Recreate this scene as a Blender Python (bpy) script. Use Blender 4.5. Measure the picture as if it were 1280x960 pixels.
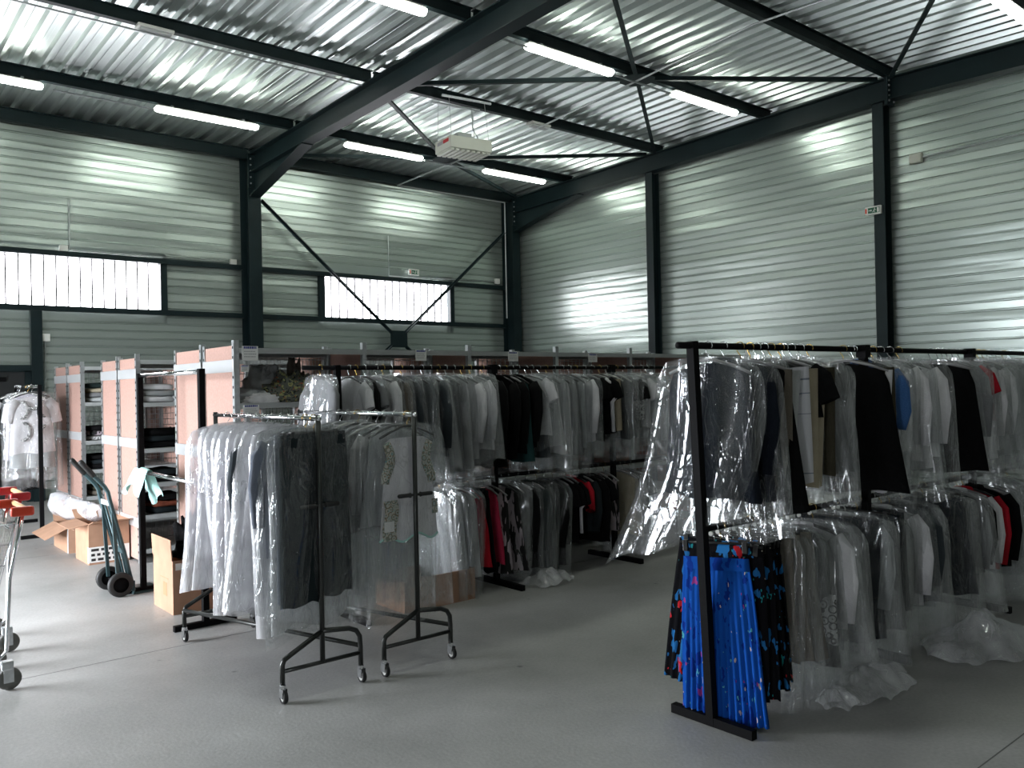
import bpy, bmesh, math, random
import numpy as np
from mathutils import Vector, Matrix, noise

for _o in list(bpy.data.objects):
    bpy.data.objects.remove(_o)
SC = bpy.context.scene
COL = SC.collection
PI = math.pi

# ------------------------------------------------------------------ camera
YAW, PITCH, ROLL, FPX = 0.6997, 0.00279, -0.0202, 1054.0
_f = Vector((math.sin(YAW) * math.cos(PITCH), math.cos(YAW) * math.cos(PITCH), math.sin(PITCH)))
_r = Vector((math.cos(YAW), -math.sin(YAW), 0))
_u = _r.cross(_f)
_r2 = _r * math.cos(ROLL) + _u * math.sin(ROLL)
_u2 = _u * math.cos(ROLL) - _r * math.sin(ROLL)
cam_data = bpy.data.cameras.new('camera')
cam = bpy.data.objects.new('camera', cam_data)
COL.objects.link(cam)
cam.matrix_world = Matrix(((_r2.x, _u2.x, -_f.x, 0), (_r2.y, _u2.y, -_f.y, 0), (_r2.z, _u2.z, -_f.z, 1.65), (0, 0, 0, 1)))
cam_data.sensor_fit = 'HORIZONTAL'
cam_data.sensor_width = 36.0
cam_data.lens = 36.0 * FPX / 1280.0
cam_data.clip_start = 0.05
cam_data.clip_end = 200
SC.camera = cam

# ------------------------------------------------------------------ world, daylight, exposure
SKY_STRENGTH = 36.0
TUBE_STRENGTH = 24.0
WINDOW_STRENGTH = 15.0
world = bpy.data.worlds.new('overcast_sky')
SC.world = world
world.use_nodes = True
_bg = world.node_tree.nodes['Background']
_bg.inputs[0].default_value = (0.90, 0.94, 1.0, 1)
_bg.inputs[1].default_value = SKY_STRENGTH
# daylight comes in through the open loading door in the left wall and an added fill slit: a sampling portal fills each
DOOR_Y0, DOOR_Y1, DOOR_H = 6.4, 9.4, 2.5
LEFT_X = -2.2
DAYLIGHT_OPENINGS = [(DOOR_Y0, DOOR_Y1), (0.8, 1.0)]  # second entry is an unseen slit added to light camera-facing surfaces
for _y0, _y1 in DAYLIGHT_OPENINGS:
    portal = bpy.data.lights.new('daylight_portal', 'AREA')
    portal.shape = 'RECTANGLE'
    portal.size = DOOR_H
    portal.size_y = _y1 - _y0
    portal.cycles.is_portal = True
    po = bpy.data.objects.new('daylight_portal', portal)
    COL.objects.link(po)
    po.location = (LEFT_X - 0.02, (_y0 + _y1) / 2, DOOR_H / 2)
    po.rotation_euler = (0, -PI / 2, 0)

SC.view_settings.view_transform = 'Standard'
SC.view_settings.look = 'None'
SC.view_settings.gamma = 1.0
SC.view_settings.use_curve_mapping = False
SC.view_settings.exposure = 0.22
SC.cycles.transparent_max_bounces = 40
SC.cycles.max_bounces = 8
SC.cycles.diffuse_bounces = 4
SC.cycles.glossy_bounces = 4
SC.cycles.sample_clamp_indirect = 6.0
SC.cycles.caustics_reflective = False
SC.cycles.caustics_refractive = False
SC.cycles.use_denoising = True

# ------------------------------------------------------------------ materials
MATS = {}


def new_mat(name):
    m = bpy.data.materials.new(name)
    m.use_nodes = True
    MATS[name] = m
    nt = m.node_tree
    return m, nt, nt.nodes['Principled BSDF']


def mat(name, col, rough=0.6, metal=0.0, var=0.0, scale=8.0, bump=0.0, bscale=60.0, spec=0.5, stretch=(1, 1, 1), sheen=0.0):
    m, nt, b = new_mat(name)
    b.inputs['Base Color'].default_value = (*col, 1)
    b.inputs['Roughness'].default_value = rough
    b.inputs['Metallic'].default_value = metal
    b.inputs['Specular IOR Level'].default_value = spec
    if sheen:
        b.inputs['Sheen Weight'].default_value = sheen
    if var or bump:
        tc = nt.nodes.new('ShaderNodeTexCoord')
        mp = nt.nodes.new('ShaderNodeMapping')
        mp.inputs['Scale'].default_value = stretch
        nt.links.new(tc.outputs['Object'], mp.inputs[0])
    if var:
        n = nt.nodes.new('ShaderNodeTexNoise')
        n.inputs['Scale'].default_value = scale
        n.inputs['Detail'].default_value = 5
        nt.links.new(mp.outputs[0], n.inputs['Vector'])
        r = nt.nodes.new('ShaderNodeValToRGB')
        r.color_ramp.elements[0].position = 0.3
        r.color_ramp.elements[1].position = 0.7
        r.color_ramp.elements[0].color = (*[max(0, c * (1 - var)) for c in col], 1)
        r.color_ramp.elements[1].color = (*[min(1, c * (1 + var)) for c in col], 1)
        nt.links.new(n.outputs['Fac'], r.inputs[0])
        nt.links.new(r.outputs[0], b.inputs['Base Color'])
    if bump:
        n2 = nt.nodes.new('ShaderNodeTexNoise')
        n2.inputs['Scale'].default_value = bscale
        n2.inputs['Detail'].default_value = 3
        nt.links.new(mp.outputs[0], n2.inputs['Vector'])
        bp = nt.nodes.new('ShaderNodeBump')
        bp.inputs['Strength'].default_value = bump
        bp.inputs['Distance'].default_value = 0.02
        nt.links.new(n2.outputs['Fac'], bp.inputs['Height'])
        nt.links.new(bp.outputs[0], b.inputs['Normal'])
    return m


mat('paint_steel', (0.007, 0.016, 0.018), 0.5, 0.0, 0.15, 3, spec=0.22)
mat('black_steel', (0.004, 0.004, 0.0045), 0.6, spec=0.08)
mat('bounce_white', (0.6, 0.62, 0.6), 0.7)
mat('rack_tube', (0.05, 0.052, 0.05), 0.3, 0.75)
mat('chrome', (0.75, 0.76, 0.78), 0.16, 1.0)
mat('galvanised', (0.50, 0.52, 0.53), 0.38, 0.75, 0.12, 30)
mat('shelf_grey', (0.42, 0.44, 0.44), 0.45, 0.2, 0.05, 10)
mat('strap_grey', (0.55, 0.56, 0.57), 0.4, 0.3)
mat('white_plastic', (0.80, 0.80, 0.76), 0.4)
mat('heater_cream', (0.62, 0.63, 0.55), 0.45)
mat('red_plastic', (0.55, 0.015, 0.02), 0.35)
mat('orange_plastic', (0.72, 0.06, 0.02), 0.35)
mat('tan_plastic', (0.60, 0.36, 0.16), 0.45)
mat('joint_grey', (0.16, 0.16, 0.155), 0.8)
mat('rubber', (0.012, 0.012, 0.012), 0.6)
mat('rubber_grey', (0.12, 0.12, 0.11), 0.7, 0, 0.2, 20)
mat('truck_blue', (0.045, 0.085, 0.095), 0.35, 0.3)
mat('brass', (0.62, 0.42, 0.12), 0.25, 1.0)
mat('hanger_black', (0.012, 0.012, 0.012), 0.35)
mat('hanger_grey', (0.30, 0.30, 0.30), 0.35)
mat('paper', (0.82, 0.82, 0.80), 0.7)
mat('print_blue', (0.05, 0.06, 0.30), 0.6)
mat('print_grey', (0.35, 0.35, 0.36), 0.6)
mat('print_black', (0.02, 0.02, 0.02), 0.6)
mat('door_dark', (0.010, 0.012, 0.013), 0.5)
mat('sign_green', (0.01, 0.10, 0.05), 0.4)
mat('cardboard', (0.41, 0.24, 0.155), 0.8, 0, 0.10, 9)
mat('cardboard_inner', (0.40, 0.21, 0.11), 0.85, 0, 0.10, 9)
mat('chipboard', (0.42, 0.26, 0.215), 0.75, 0, 0.10, 60)
mat('teal_cloth', (0.50, 0.83, 0.78), 0.9, 0, 0.06, 8, 0.3, 90)
mat('gold_button', (0.70, 0.5, 0.2), 0.3, 1.0)


def cloth(name, col, var=0.12, sheen=0.0):
    return mat('cloth_' + name, col, 0.92, 0, var, 14, 0.35, 180, 0.15, (1, 1, 0.6), sheen)


cloth('black', (0.0035, 0.0035, 0.004))
cloth('navy', (0.008, 0.011, 0.018))
cloth('charcoal', (0.016, 0.022, 0.025))
cloth('greytrouser', (0.012, 0.018, 0.020))
cloth('slate', (0.045, 0.055, 0.062))
cloth('grey', (0.22, 0.225, 0.235))
cloth('bluegrey', (0.16, 0.18, 0.22))
cloth('pale', (0.46, 0.48, 0.49))
cloth('white', (0.80, 0.79, 0.82))
cloth('taupe', (0.16, 0.14, 0.115))
cloth('olive', (0.05, 0.045, 0.03))
cloth('beige', (0.40, 0.35, 0.26))
cloth('teal', (0.02, 0.06, 0.062))
cloth('darkgreen', (0.014, 0.024, 0.023))
cloth('pink', (0.55, 0.035, 0.09))
cloth('red', (0.50, 0.015, 0.03))
cloth('blue', (0.05, 0.13, 0.32))
cloth('rust', (0.25, 0.07, 0.04), 0.4)
cloth('lilac', (0.62, 0.58, 0.66))


def printed(name, base, blobs, scale=18, stretch=(1, 1, 1), kind='noise', rough=0.9):
    """A cloth with printed blotches: blobs = list of (colour, threshold, scale factor)."""
    m, nt, b = new_mat('cloth_' + name)
    b.inputs['Roughness'].default_value = rough
    b.inputs['Specular IOR Level'].default_value = 0.15
    tc = nt.nodes.new('ShaderNodeTexCoord')
    mp = nt.nodes.new('ShaderNodeMapping')
    mp.inputs['Scale'].default_value = stretch
    nt.links.new(tc.outputs['Object'], mp.inputs[0])
    last = None
    for k, (c, th, sf) in enumerate(blobs):
        if kind == 'rings':
            v = nt.nodes.new('ShaderNodeTexVoronoi')
            v.inputs['Scale'].default_value = scale * sf
            nt.links.new(mp.outputs[0], v.inputs['Vector'])
            wv = nt.nodes.new('ShaderNodeMath')
            wv.operation = 'SINE'
            mu = nt.nodes.new('ShaderNodeMath')
            mu.operation = 'MULTIPLY'
            mu.inputs[1].default_value = 16
            nt.links.new(v.outputs['Distance'], mu.inputs[0])
            nt.links.new(mu.outputs[0], wv.inputs[0])
            src = wv.outputs[0]
        else:
            n = nt.nodes.new('ShaderNodeTexNoise')
            n.inputs['Scale'].default_value = scale * sf
            n.inputs['Detail'].default_value = 2
            ad = nt.nodes.new('ShaderNodeVectorMath')
            ad.operation = 'ADD'
            ad.inputs[1].default_value = (k * 7.3, k * 3.1, k * 5.7)
            nt.links.new(mp.outputs[0], ad.inputs[0])
            nt.links.new(ad.outputs[0], n.inputs['Vector'])
            src = n.outputs['Fac']
        gt = nt.nodes.new('ShaderNodeMath')
        gt.operation = 'GREATER_THAN'
        gt.inputs[1].default_value = th
        nt.links.new(src, gt.inputs[0])
        mx = nt.nodes.new('ShaderNodeMixRGB')
        if last is None:
            mx.inputs[1].default_value = (*base, 1)
        else:
            nt.links.new(last, mx.inputs[1])
        mx.inputs[2].default_value = (*c, 1)
        nt.links.new(gt.outputs[0], mx.inputs[0])
        last = mx.outputs[0]
    nt.links.new(last, b.inputs['Base Color'])
    return m


printed('bluefloral', (0.005, 0.080, 0.40), [((0.002, 0.03, 0.24), 0.60, 1.0), ((0.62, 0.50, 0.42), 0.70, 1.3), ((0.10, 0.45, 0.50), 0.71, 1.6), ((0.35, 0.05, 0.25), 0.71, 1.1)], 26, (1, 1, 0.45))
printed('darkfloral', (0.004, 0.004, 0.006), [((0.02, 0.16, 0.42), 0.60, 0.9), ((0.02, 0.30, 0.32), 0.68, 1.4), ((0.60, 0.02, 0.03), 0.655, 0.8), ((0.45, 0.42, 0.36), 0.70, 1.2)], 23, (1, 1, 0.5))
printed('zebra', (0.02, 0.02, 0.02), [((0.42, 0.36, 0.40), 0.5, 1.0)], 22, (1, 1, 0.22))
printed('stripe', (0.62, 0.62, 0.66), [((0.22, 0.24, 0.30), 0.62, 1.0)], 40, (0.02, 0.02, 1))
printed('swirl', (0.58, 0.54, 0.46), [((0.24, 0.20, 0.13), 0.2, 1.0), ((0.12, 0.45, 0.48), 0.93, 1.3)], 30, (1, 1, 1), 'rings')
printed('greyswirl', (0.55, 0.55, 0.55), [((0.12, 0.12, 0.12), 0.35, 1.0)], 24, (1, 1, 1), 'rings')
printed('camo', (0.14, 0.15, 0.13), [((0.36, 0.37, 0.17), 0.56, 1.0), ((0.03, 0.035, 0.035), 0.58, 1.6), ((0.34, 0.12, 0.07), 0.66, 1.2)], 30)
printed('sweater', (0.70, 0.70, 0.72), [((0.20, 0.20, 0.22), 0.55, 1.0)], 16, (0.02, 0.02, 1))


def film_material(name, haze=0.12, shine=0.07, edge=0.5, tint=(0.80, 0.82, 0.83), rough=0.09, bump=0.9):
    """Thin clear polythene: see-through with a little haze, shiny, whiter at grazing angles, creased."""
    m = bpy.data.materials.new(name)
    m.use_nodes = True
    MATS[name] = m
    nt = m.node_tree
    for n in list(nt.nodes):
        nt.nodes.remove(n)

    def node(kind, **kw):
        n = nt.nodes.new('ShaderNode' + kind)
        for a, v in kw.items():
            setattr(n, a, v)
        return n
    ln = nt.links.new
    out = node('OutputMaterial')
    tr = node('BsdfTransparent')
    tr.inputs[0].default_value = (0.97, 0.975, 0.975, 1)
    df = node('BsdfDiffuse')
    df.inputs[0].default_value = (*tint, 1)
    gl = node('BsdfGlossy')
    gl.inputs[0].default_value = (0.95, 0.97, 0.98, 1)
    gl.inputs['Roughness'].default_value = rough
    tc = node('TexCoord')
    mp = node('Mapping')
    mp.inputs['Scale'].default_value = (1, 1, 0.32)
    ln(tc.outputs['Object'], mp.inputs[0])
    n1 = node('TexNoise')
    n1.inputs['Scale'].default_value = 8
    n1.inputs['Detail'].default_value = 2.5
    n1.inputs['Distortion'].default_value = 0.8
    ln(mp.outputs[0], n1.inputs['Vector'])
    sb = node('Math', operation='SUBTRACT')
    sb.inputs[1].default_value = 0.5
    ln(n1.outputs['Fac'], sb.inputs[0])
    ab = node('Math', operation='ABSOLUTE')
    ln(sb.outputs[0], ab.inputs[0])
    bp = node('Bump')
    bp.inputs['Strength'].default_value = bump
    bp.inputs['Distance'].default_value = 0.07
    mn = node('Math', operation='MINIMUM')
    mn.inputs[1].default_value = 0.035
    ln(ab.outputs[0], mn.inputs[0])
    n3 = node('TexNoise')
    n3.inputs['Scale'].default_value = 24
    n3.inputs['Detail'].default_value = 1.5
    n3.inputs['Distortion'].default_value = 0.6
    ln(mp.outputs[0], n3.inputs['Vector'])
    s3 = node('Math', operation='SUBTRACT')
    s3.inputs[1].default_value = 0.5
    ln(n3.outputs['Fac'], s3.inputs[0])
    a3 = node('Math', operation='ABSOLUTE')
    ln(s3.outputs[0], a3.inputs[0])
    m3 = node('Math', operation='MINIMUM')
    m3.inputs[1].default_value = 0.03
    ln(a3.outputs[0], m3.inputs[0])
    ad = node('Math', operation='MULTIPLY_ADD')
    ad.inputs[1].default_value = 0.9
    ln(m3.outputs[0], ad.inputs[0])
    ln(mn.outputs[0], ad.inputs[2])
    ln(ad.outputs[0], bp.inputs['Height'])
    ln(bp.outputs[0], gl.inputs['Normal'])
    lw = node('LayerWeight')
    lw.inputs['Blend'].default_value = 0.3
    ln(bp.outputs[0], lw.inputs['Normal'])
    # haze: more along narrow creases, and in cloudy patches
    lt = node('Math', operation='LESS_THAN')
    lt.inputs[1].default_value = 0.006
    ln(ab.outputs[0], lt.inputs[0])
    n2 = node('TexNoise')
    n2.inputs['Scale'].default_value = 5
    ln(tc.outputs['Object'], n2.inputs['Vector'])
    hz = node('MapRange')
    hz.inputs['From Min'].default_value = 0.3
    hz.inputs['From Max'].default_value = 0.7
    hz.inputs['To Min'].default_value = haze * 0.6
    hz.inputs['To Max'].default_value = haze * 1.4
    ln(n2.outputs['Fac'], hz.inputs['Value'])
    ml = node('Math', operation='MULTIPLY_ADD')
    ml.inputs[1].default_value = 0.12
    ln(lt.outputs[0], ml.inputs[0])
    ln(hz.outputs[0], ml.inputs[2])
    m1 = node('MixShader')
    ln(ml.outputs[0], m1.inputs[0])
    ln(tr.outputs[0], m1.inputs[1])
    ln(df.outputs[0], m1.inputs[2])
    mr = node('MapRange')
    mr.inputs['To Min'].default_value = shine
    mr.inputs['To Max'].default_value = edge
    ln(lw.outputs['Facing'], mr.inputs['Value'])
    m2 = node('MixShader')
    ln(mr.outputs[0], m2.inputs[0])
    ln(m1.outputs[0], m2.inputs[1])
    ln(gl.outputs[0], m2.inputs[2])
    ln(m2.outputs[0], out.inputs[0])
    return m


film_material('film', 0.11, 0.065, 0.46, rough=0.10, bump=1.3)
film_material('film_clear', 0.045, 0.04, 0.38, rough=0.10, bump=1.2)
film_material('film_milky', 0.40, 0.06, 0.42, (0.86, 0.86, 0.89), rough=0.12, bump=1.2)
film_material('film_wrap', 0.5, 0.12, 0.5, (0.85, 0.86, 0.9))


def emission(name, col, strength):
    m = bpy.data.materials.new(name)
    m.use_nodes = True
    MATS[name] = m
    nt = m.node_tree
    for n in list(nt.nodes):
        nt.nodes.remove(n)
    o = nt.nodes.new('ShaderNodeOutputMaterial')
    e = nt.nodes.new('ShaderNodeEmission')
    e.inputs[0].default_value = (*col, 1)
    e.inputs[1].default_value = strength
    nt.links.new(e.outputs[0], o.inputs[0])
    return m


emission('tube_light', (0.93, 1.0, 0.90), TUBE_STRENGTH)
emission('daylit_pane', (0.96, 0.95, 1.0), WINDOW_STRENGTH)


def cladding_material(name, col, rough, stretch, wav=0.25):
    m, nt, b = new_mat(name)
    b.inputs['Base Color'].default_value = (*col, 1)
    b.inputs['Metallic'].default_value = 0.85 if name == 'roof_deck' else 0.68
    b.inputs['Roughness'].default_value = rough
    tc = nt.nodes.new('ShaderNodeTexCoord')
    mp = nt.nodes.new('ShaderNodeMapping')
    mp.inputs['Scale'].default_value = stretch
    nt.links.new(tc.outputs['Object'], mp.inputs[0])
    n = nt.nodes.new('ShaderNodeTexNoise')
    n.inputs['Scale'].default_value = 1.0
    n.inputs['Detail'].default_value = 2
    nt.links.new(mp.outputs[0], n.inputs['Vector'])
    bp = nt.nodes.new('ShaderNodeBump')
    bp.inputs['Strength'].default_value = wav
    bp.inputs['Distance'].default_value = 0.05
    nt.links.new(n.outputs['Fac'], bp.inputs['Height'])
    nt.links.new(bp.outputs[0], b.inputs['Normal'])
    n2 = nt.nodes.new('ShaderNodeTexNoise')
    n2.inputs['Scale'].default_value = 30
    n2.inputs['Detail'].default_value = 3
    nt.links.new(tc.outputs['Object'], n2.inputs['Vector'])
    return m
    r = nt.nodes.new('ShaderNodeMapRange')
    r.inputs['To Min'].default_value = rough - 0.05
    r.inputs['To Max'].default_value = rough + 0.06
    nt.links.new(n2.outputs['Fac'], r.inputs['Value'])
    nt.links.new(r.outputs[0], b.inputs['Roughness'])
    return m


cladding_material('cladding', (0.46, 0.52, 0.485), 0.27, (0.5, 0.5, 5.0))
cladding_material('roof_deck', (0.72, 0.77, 0.76), 0.30, (0.8, 0.4, 0.8), 0.05)

# concrete floor
m, nt, b = new_mat('concrete')
tc = nt.nodes.new('ShaderNodeTexCoord')
n1 = nt.nodes.new('ShaderNodeTexNoise')
n1.inputs['Scale'].default_value = 0.8
n1.inputs['Detail'].default_value = 8
n1.inputs['Roughness'].default_value = 0.62
nt.links.new(tc.outputs['Object'], n1.inputs['Vector'])
r1 = nt.nodes.new('ShaderNodeValToRGB')
r1.color_ramp.elements[0].position = 0.32
r1.color_ramp.elements[1].position = 0.70
r1.color_ramp.elements[0].color = (0.32, 0.32, 0.31, 1)
r1.color_ramp.elements[1].color = (0.50, 0.50, 0.49, 1)
nt.links.new(n1.outputs['Fac'], r1.inputs[0])
n2 = nt.nodes.new('ShaderNodeTexNoise')
n2.inputs['Scale'].default_value = 55
n2.inputs['Detail'].default_value = 4
nt.links.new(tc.outputs['Object'], n2.inputs['Vector'])
mx = nt.nodes.new('ShaderNodeMixRGB')
mx.blend_type = 'OVERLAY'
mx.inputs[0].default_value = 0.22
nt.links.new(r1.outputs[0], mx.inputs[1])
nt.links.new(n2.outputs['Fac'], mx.inputs[2])
# small dark specks of dirt
vo = nt.nodes.new('ShaderNodeTexVoronoi')
vo.inputs['Scale'].default_value = 2.6
nt.links.new(tc.outputs['Object'], vo.inputs['Vector'])
lt = nt.nodes.new('ShaderNodeMapRange')
lt.inputs['From Min'].default_value = 0.02
lt.inputs['From Max'].default_value = 0.06
lt.inputs['To Min'].default_value = 0.45
lt.inputs['To Max'].default_value = 1.0
nt.links.new(vo.outputs['Distance'], lt.inputs['Value'])
mu = nt.nodes.new('ShaderNodeMixRGB')
mu.blend_type = 'MULTIPLY'
mu.inputs[0].default_value = 1
nt.links.new(mx.outputs[0], mu.inputs[1])
nt.links.new(lt.outputs[0], mu.inputs[2])
nt.links.new(mu.outputs[0], b.inputs['Base Color'])
b.inputs['Roughness'].default_value = 0.48
bp = nt.nodes.new('ShaderNodeBump')
bp.inputs['Strength'].default_value = 0.12
bp.inputs['Distance'].default_value = 0.01
nt.links.new(n2.outputs['Fac'], bp.inputs['Height'])
nt.links.new(bp.outputs[0], b.inputs['Normal'])


# ------------------------------------------------------------------ mesh helpers
class MB:
    def __init__(self):
        self.v = []
        self.f = []

    def add(self, vs, fs):
        k = len(self.v)
        self.v += [tuple(p) for p in vs]
        self.f += [tuple(i + k for i in q) for q in fs]
        return self

    def box(self, x0, y0, z0, x1, y1, z1):
        vs = [(x0, y0, z0), (x1, y0, z0), (x1, y1, z0), (x0, y1, z0), (x0, y0, z1), (x1, y0, z1), (x1, y1, z1), (x0, y1, z1)]
        return self.add(vs, [(0, 3, 2, 1), (4, 5, 6, 7), (0, 1, 5, 4), (1, 2, 6, 5), (2, 3, 7, 6), (3, 0, 4, 7)])

    def rbox(self, x0, y0, z0, x1, y1, z1, c=0.01):
        """A box with all edges chamfered."""
        bm = bmesh.new()
        bmesh.ops.create_cube(bm, size=1)
        for v in bm.verts:
            v.co = Vector(((x0 + x1) / 2 + v.co.x * (x1 - x0), (y0 + y1) / 2 + v.co.y * (y1 - y0), (z0 + z1) / 2 + v.co.z * (z1 - z0)))
        bmesh.ops.bevel(bm, geom=list(bm.edges), offset=c, segments=2, affect='EDGES', profile=0.6)
        bm.verts.index_update()
        self.add([v.co[:] for v in bm.verts], [[v.index for v in f.verts] for f in bm.faces])
        bm.free()
        return self

    def bar(self, p, q, w, h, up=(0, 0, 1)):
        p, q, up = Vector(p), Vector(q), Vector(up)
        d = (q - p).normalized()
        s = d.cross(up)
        if s.length < 1e-5:
            s = d.cross(Vector((1, 0, 0)))
        s.normalize()
        t = s.cross(d)
        vs = []
        for e in (p, q):
            for a, c in ((-1, -1), (1, -1), (1, 1), (-1, 1)):
                vs.append(e + s * (a * w / 2) + t * (c * h / 2))
        return self.add(vs, [(0, 1, 2, 3), (7, 6, 5, 4), (0, 4, 5, 1), (1, 5, 6, 2), (2, 6, 7, 3), (3, 7, 4, 0)])

    def ibeam(self, p, q, h, bf, tf=0.014, tw=0.009, up=(0, 0, 1)):
        p, q, upv = Vector(p), Vector(q), Vector(up)
        d = (q - p).normalized()
        s = d.cross(upv).normalized()
        t = s.cross(d)
        self.bar(p + t * (h / 2 - tf / 2), q + t * (h / 2 - tf / 2), bf, tf, up)
        self.bar(p - t * (h / 2 - tf / 2), q - t * (h / 2 - tf / 2), bf, tf, up)
        self.bar(p, q, tw, h - 2 * tf, up)
        return self

    def tube(self, path, r, n=8, closed=False, flat=None, caps=True):
        """Round tube along a path; r a number or a list; flat = (axis vector, factor) squashes the section."""
        P = [Vector(p) for p in path]
        m = len(P)
        R = r if isinstance(r, (list, tuple)) else [r] * m
        T = []
        for i in range(m):
            a = P[(i - 1) % m] if (closed or i > 0) else P[i]
            c = P[(i + 1) % m] if (closed or i < m - 1) else P[i]
            T.append((c - a).normalized())
        ref = Vector((0, 0, 1)) if abs(T[0].z) < 0.9 else Vector((1, 0, 0))
        s = T[0].cross(ref).normalized()
        vs = []
        for i in range(m):
            s = (s - T[i] * s.dot(T[i])).normalized()
            t = T[i].cross(s)
            for k in range(n):
                a = 2 * PI * k / n
                o = (s * math.cos(a) + t * math.sin(a)) * R[i]
                if flat:
                    ax, fk = flat
                    o = o - Vector(ax) * (o.dot(Vector(ax)) * (1 - fk))
                vs.append(P[i] + o)
        fs = []
        for i in range(m if closed else m - 1):
            j = (i + 1) % m
            for k in range(n):
                k2 = (k + 1) % n
                fs.append((i * n + k, i * n + k2, j * n + k2, j * n + k))
        if not closed and caps:
            fs.append(tuple(range(n - 1, -1, -1)))
            fs.append(tuple((m - 1) * n + k for k in range(n)))
        return self.add(vs, fs)

    def disc(self, c, axis, r, th, n=20, r2=None):
        """Solid wheel: short cylinder with axis; r2 rounds the tread."""
        c, ax = Vector(c), Vector(axis).normalized()
        r2 = r2 if r2 is not None else r * 0.9
        prof = [(-th / 2, r2 * 0.0), (-th / 2, r2), (-th / 4, r), (th / 4, r), (th / 2, r2), (th / 2, 0.0)]
        return self.lathe(c, ax, prof, n)

    def lathe(self, c, axis, prof, n=20):
        c, ax = Vector(c), Vector(axis).normalized()
        ref = Vector((0, 0, 1)) if abs(ax.z) < 0.9 else Vector((1, 0, 0))
        s = ax.cross(ref).normalized()
        t = ax.cross(s)
        vs = []
        for a, r in prof:
            for k in range(n):
                an = 2 * PI * k / n
                vs.append(c + ax * a + (s * math.cos(an) + t * math.sin(an)) * max(r, 1e-4))
        fs = []
        for i in range(len(prof) - 1):
            for k in range(n):
                k2 = (k + 1) % n
                fs.append((i * n + k, i * n + k2, (i + 1) * n + k2, (i + 1) * n + k))
        return self.add(vs, fs)

    def prism(self, poly, p, d):
        """Extrude a 3-D polygon poly (list of points) along vector d from offset p."""
        p, d = Vector(p), Vector(d)
        n = len(poly)
        vs = [p + Vector(q) for q in poly] + [p + Vector(q) + d for q in poly]
        fs = [tuple(range(n - 1, -1, -1)), tuple(range(n, 2 * n))]
        for i in range(n):
            j = (i + 1) % n
            fs.append((i, j, n + j, n + i))
        return self.add(vs, fs)

    def grid(self, fn, nu, nv, closed_u=False):
        vs = [fn(i, j) for j in range(nv + 1) for i in range(nu if closed_u else nu + 1)]
        w = nu if closed_u else nu + 1
        fs = []
        for j in range(nv):
            for i in range(nu):
                i2 = (i + 1) % w
                fs.append((j * w + i, j * w + i2, (j + 1) * w + i2, (j + 1) * w + i))
        return self.add(vs, fs)

    def build(self, name, material, parent=None, smooth=False, loc=None):
        me = bpy.data.meshes.new(name)
        me.from_pydata(self.v, [], self.f)
        me.materials.append(MATS[material])
        if smooth:
            me.polygons.foreach_set('use_smooth', [True] * len(me.polygons))
        me.validate()
        me.update()
        o = bpy.data.objects.new(name, me)
        COL.objects.link(o)
        if parent is not None:
            o.parent = parent
        if loc is not None:
            o.location = loc
        return o


def tag(o, label=None, cat=None, group=None, kind=None):
    if label:
        o['label'] = label
    if cat:
        o['category'] = cat
    if group:
        o['group'] = group
    if kind:
        o['kind'] = kind
    return o


def thing(name, label, cat, loc=(0, 0, 0), rotz=0.0, group=None):
    o = bpy.data.objects.new(name, None)
    o.empty_display_size = 0.1
    COL.objects.link(o)
    o.location = loc
    o.rotation_euler = (0, 0, rotz)
    return tag(o, label, cat, group)


def part(mb, name, material, parent, smooth=False, label=None):
    o = mb.build(name, material, parent, smooth)
    if label:
        o['label'] = label
    return o


def struct(mb, name, material, parent=None, smooth=False):
    o = mb.build(name, material, parent, smooth)
    if parent is None:
        o['kind'] = 'structure'
    return o


def arc(c, r, a0, a1, n, plane='xz'):
    pts = []
    for i in range(n + 1):
        a = a0 + (a1 - a0) * i / n
        if plane == 'xz':
            pts.append((c[0] + r * math.cos(a), c[1], c[2] + r * math.sin(a)))
        elif plane == 'yz':
            pts.append((c[0], c[1] + r * math.cos(a), c[2] + r * math.sin(a)))
        else:
            pts.append((c[0] + r * math.cos(a), c[1] + r * math.sin(a), c[2]))
    return pts

# ------------------------------------------------------------------ building
XG = 12.7            # inner face of the gable wall
YB = 15.0            # inner face of the window wall
YF = -4.2            # wall behind the camera
RIDGE = 5.95
FRAMES = [0.2, 6.3]
PURLINS = [12.95, 10.45, 8.1, 5.95, 3.8, 1.45, -1.05, -3.3]


def purlin_z(y):     # underside of the purlins, 2.5 % roof pitch
    return 5.92 + (14.9 - RIDGE) * 0.025 - abs(y - RIDGE) * 0.025


fl = MB()
fl.box(-20, YF - 0.3, -0.2, XG + 0.3, YB + 0.3, 0)
floor = struct(fl, 'floor', 'concrete')
for _y in (1.48, 5.63, 9.78):
    part(MB().box(-2.2, _y - 0.003, -0.001, XG, _y + 0.003, 0.0006), 'floor_joint', 'joint_grey', floor)


def tray_profile(d0):
    """(height, offset) points over one 0.4 m liner tray; d0 is the sign of 'into the room'."""
    return [(0.004, 0.0), (0.098, 0.002), (0.112, -0.018), (0.124, -0.018), (0.134, 0.0), (0.230, 0.002), (0.244, -0.018), (0.256, -0.018), (0.266, 0.0),
            (0.362, 0.002), (0.370, -0.016), (0.378, -0.016), (0.383, -0.003), (0.390, -0.003), (0.394, -0.018), (0.402, -0.018), (0.404, 0.0)]


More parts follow.
